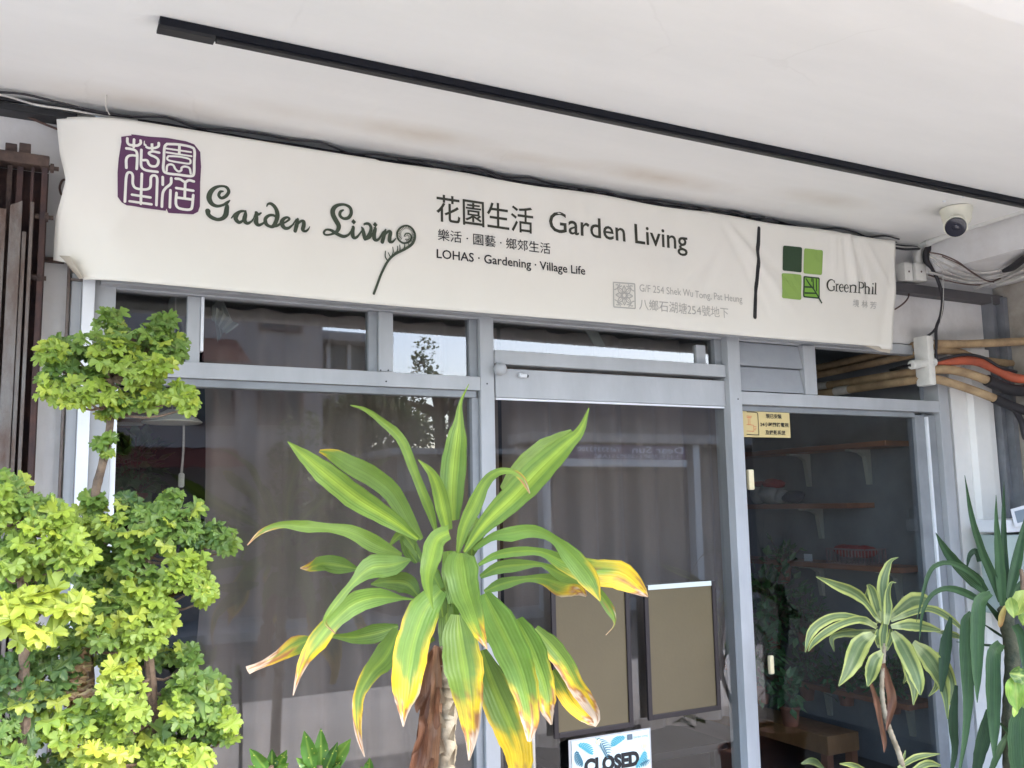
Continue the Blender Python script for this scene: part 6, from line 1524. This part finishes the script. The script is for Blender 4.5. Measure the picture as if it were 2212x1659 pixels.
aw = MB(); z_ = mir(300, 1010, DA - 1.2).z; v = []
for i in range(n + 1):
    x = xx0 - 5 + (xx1 - xx0 + 5) * i / n; o_ = .02 * (i % 2); v += [(x, -DA + 1.2, z_ + o_), (x, -DA + .02, z_ + .35 + o_)]
aw.add(v, [(2 * i, 2 * i + 1, 2 * i + 3, 2 * i + 2) for i in range(n)])
o = build('awning', aw, mred); tag(o, 'lower red corrugated awning on the mauve house across the street', 'awning')
# balcony house behind
DB = 20.0
a, b = mir(690, 716, DB), mir(804, 800, DB)
h2 = thing('house', 'far house with a white framed glass balcony under a flat roof across the street', 'house', ((a.x + b.x) / 2, -DB - 3, 0))
build('wall', wallbox(a.x - 3, b.x, -DB - 6, -DB, 0, b.z), mgreyw, h2)
build('glazing', wallbox(a.x - 3, b.x - .1, -DB - 5, -DB - .06, b.z + .01, a.z - .3), mwin, h2)
g = MB()
for i in range(14): x = b.x - .1 - i * .55; g.box(x - .05, x + .05, -DB - .05, -DB + .05, b.z, a.z - .3)
for z in (b.z + .9, b.z + 1.5): g.box(a.x - 3, b.x, -DB + .055, -DB + .1, z, z + .1)
build('frame', g, mwf, h2)
build('roof', wallbox(a.x - 3.5, b.x + .4, -DB - 6, -DB + .6, a.z - .29, a.z - .1), mgreyw, h2)
# shed and shops to the right
DS = 9.8
z_ = mir(900, 972, DS).z; x0, x1 = mir(850, 972, DS).x, mir(1190, 972, DS).x
sh = thing('shed', 'low sheet metal shed with ochre panels across the street', 'shed', ((x0 + x1) / 2, -DS - 2, 0))
build('wall', wallbox(x0, x1, -DS - 4, -DS, 0, z_ - .1), mat('dark_brown_wall', (.20, .15, .13), .9, noise=.3), sh)
build('roof', wallbox(x0 - .2, x1 + .1, -DS - 4.2, -DS + .5, z_ - .09, z_), mgreyw, sh)
for (X0_, X1_) in ((950, 1015), (1068, 1120)):
    a, b = mir(X0_, 1000, DS), mir(X1_, 1210, DS); build('sheet_panel', MB().box(a.x, b.x, -DS + .005, -DS + .03, b.z, a.z), mshed, sh)
a, b = mir(860, 985, DS), mir(930, 1060, DS); build('sheet_panel', MB().box(a.x, b.x, -DS + .005, -DS + .03, b.z, a.z), mgreyw, sh)
# louvred house
DL = 13.0
a, b = mir(1178, 860, DL), mir(1230, 940, DL)
h3 = thing('house', 'tall house with white louvred shutters across the street', 'house', (b.x + 3, -DL - 3, 0))
build('wall', wallbox(a.x, b.x + 9, -DL - 5, -DL, 0, mir(1300, 775, DL).z), mpink, h3)
def shutter(X0_, Y0_, X1_, Y1_):
    a, b = mir(X0_, Y0_, DL), mir(X1_, Y1_, DL); g = MB(); n = 12; x0, x1, z0, z1 = min(a.x, b.x), max(a.x, b.x), min(a.z, b.z), max(a.z, b.z)
    g.box(x0 - .08, x0, -DL + .01, -DL + .09, z0, z1); g.box(x1, x1 + .08, -DL + .01, -DL + .09, z0, z1)
    for k in range(n): z = z0 + (z1 - z0) * k / n; g.box(x0, x1, -DL + .01, -DL + .07, z, z + (z1 - z0) / n * .55)
    build('shutter', g, mwf, h3)
shutter(1182, 868, 1206, 935)
# shop with banner
DSg = 9.0
a, b = mir(1190, 962, DSg), mir(1482, 1000, DSg)
x0, x1 = min(a.x, b.x), max(a.x, b.x); zt_, zb_2 = mir(1335, 962, DSg).z, mir(1335, 992, DSg).z
sh2 = thing('shop', 'dark shop under a slab across the street, behind the purple sign', 'shop', ((x0 + x1) / 2, -DSg - 2, 0))
build('wall', wallbox(x0 - .1, x1 + 3, -DSg - 3, -DSg - .9, 0, zt_ + .9), mat('brown_shop_wall', (.17, .15, .145), .9, noise=.2), sh2)
build('canopy', wallbox(x0 - .3, x1 + 3, -DSg - .9, -DSg - .05, zt_ + .05, zt_ + .2), mgreyw, sh2)
for x in (x0 - .1, x1 + .25, x1 + 1.2): build('column', wallbox(x, x + .14, -DSg - .3, -DSg - .12, 0, zt_ + .049), mwf, sh2)
build('shutter', wallbox(x0 - .7, x0 - .2, -DSg - .88, -DSg - .8, .9, zb_2 - .1), mwf, sh2)
bs = thing('street_sign', 'purple shop sign with white writing and telephone number across the street', 'sign', ((x0 + x1) / 2, -DSg, zb_2))
build('board', wallbox(x0, x1, -DSg - .03, -DSg, zb_2, zt_), mat('purple_sign', (.085, .04, .12), .5), bs)
build('bottom_rail', wallbox(x0, x1, -DSg - .05, -DSg + .02, zb_2 - .12, zb_2 - .001), mwf, bs)
def stext(body, fx0, fx1, fz0, fz1, thick=.0):
    """lettering facing +y (towards the shop): left of the text is at high x"""
    cu = bpy.data.curves.new('t', 'FONT'); cu.body = body; cu.offset = thick; cu.resolution_u = 2
    ob = bpy.data.objects.new('t', cu); scene.collection.objects.link(ob); dg = bpy.context.evaluated_depsgraph_get(); me = bpy.data.meshes.new_from_object(ob.evaluated_get(dg))
    co = np.array([q.co[:] for q in me.vertices]); mn, mx = co.min(0), co.max(0); v = []
    for c in co:
        u, w = (c[0] - mn[0]) / (mx[0] - mn[0]), (c[1] - mn[1]) / (mx[1] - mn[1])
        v.append((x1 - (x1 - x0) * (fx0 + (fx1 - fx0) * u), -DSg + .006, zb_2 + (zt_ - zb_2) * (fz0 + (fz1 - fz0) * w)))
    mb = MB().add(v, [tuple(p.vertices) for p in me.polygons]); bpy.data.objects.remove(ob); bpy.data.curves.remove(cu); bpy.data.meshes.remove(me)
    build('sign_writing', mb, M['frame_white'], bs)
stext('Dear Sun', .02, .42, .45, .95, .02); stext('Tel:53393300', .50, .74 + .08, .52, .86, .015)
stext('上村石湖塘石湖塘251A號', .04, .70, .06, .38, .01)
# utility pole and wires
DP = 16.0
p = mir(1163, 876, DP)
up_ = thing('utility_pole', 'utility pole with a short crossarm across the street', 'pole', (p.x, -DP, 0))
build('pole', MB().tube([(p.x, -DP, 0), (p.x, -DP, p.z)], .08, 10), mgreyw, up_); build('crossarm', wallbox(p.x - .5, p.x + .5, -DP - .04, -DP + .04, p.z, p.z + .08), mgreyw, up_)
o = build('overhead_wire', MB().tube([(p.x + 9, -DP + .2, p.z - .9), (p.x, -DP, p.z - .75), (p.x - 12, -DP + .3, p.z - .6)], .02, 6, smooth=20), M['black']); tag(o, 'overhead wire crossing the sky by the utility pole', 'wire')
# trees
mtree = leaf_mat('tree_leaf', .6, .25)
def tree(label, X, Y, d, r_, h_, seed, n=2600, sz=.17, open_=0.):
    c_ = mir(X, Y, d); r = random.Random(seed)
    t = thing('tree', label, 'tree', (c_.x, -d, 0), 'trees across the street'); mb = MB()
    cl = [(Vector((r.gauss(0, .45) * r_, r.gauss(0, .45) * r_, r.gauss(0, .5) * h_)), r.uniform(.22, .42) * r_) for _ in range(22)]
    for _ in range(n):
        cc, cr = r.choice(cl); u = Vector((r.gauss(0, 1), r.gauss(0, 1), r.gauss(0, 1))).normalized() * cr * r.uniform(.5, 1)
        p = c_ + cc + u; d_ = Vector((r.uniform(-1, 1), r.uniform(-1, 1), r.uniform(-.8, .6))).normalized(); s = d_.cross(Vector((0, 0, 1))).normalized() * sz * .3
        g_ = mixc((.07, .12, .04), (.20, .25, .09), r.random()); mb.add([p - d_ * sz * .5, p + s, p + d_ * sz * .5, p - s], [(0, 1, 2, 3)], [g_] * 4)
    build('crown', mb, mtree, t)
    tk = MB(); b0 = Vector((c_.x, -d, 0)); tk.tube([b0, b0 + Vector((.1, 0, c_.z * .4)), c_ + Vector((0, 0, -h_ * .4)), c_ + Vector((0, 0, h_ * .5))], [.22, .18, .12, .04], 8, smooth=12)
    for cc, cr in cl[:10]: tk.tube([c_ + Vector((0, 0, -h_ * .5)), c_ + cc * .5 + Vector((0, 0, -.1)), c_ + cc], [.09, .06, .02], 6, smooth=8)
    build('trunk', tk, M['bark'], t)
tree('dense dark tree beside the mauve house across the street', 775, 905, 14, .95, .75, 1, 6000, .14)
tree('open twiggy tree across the street, in front of bright sky', 950, 855, 16, .9, 1.0, 2, 1700, .13)
tree('bushy tree across the street behind the shed', 870, 935, 13, .8, .4, 3, 2400, .13)
tree('small round tree far across the street beyond the pole', 1100, 952, 20, .7, .3, 4, 1400, .13)
tree('dark tree by the far house', 640, 1130, 10.6, 1.0, 1.0, 5, 2000, .15)
# low wall on the far kerb
o = build('kerb_wall', wallbox(-14, 20, -12.6, -12.35, 0, .45), M['concrete']); tag(o, 'low pale concrete wall along the far pavement', 'wall')
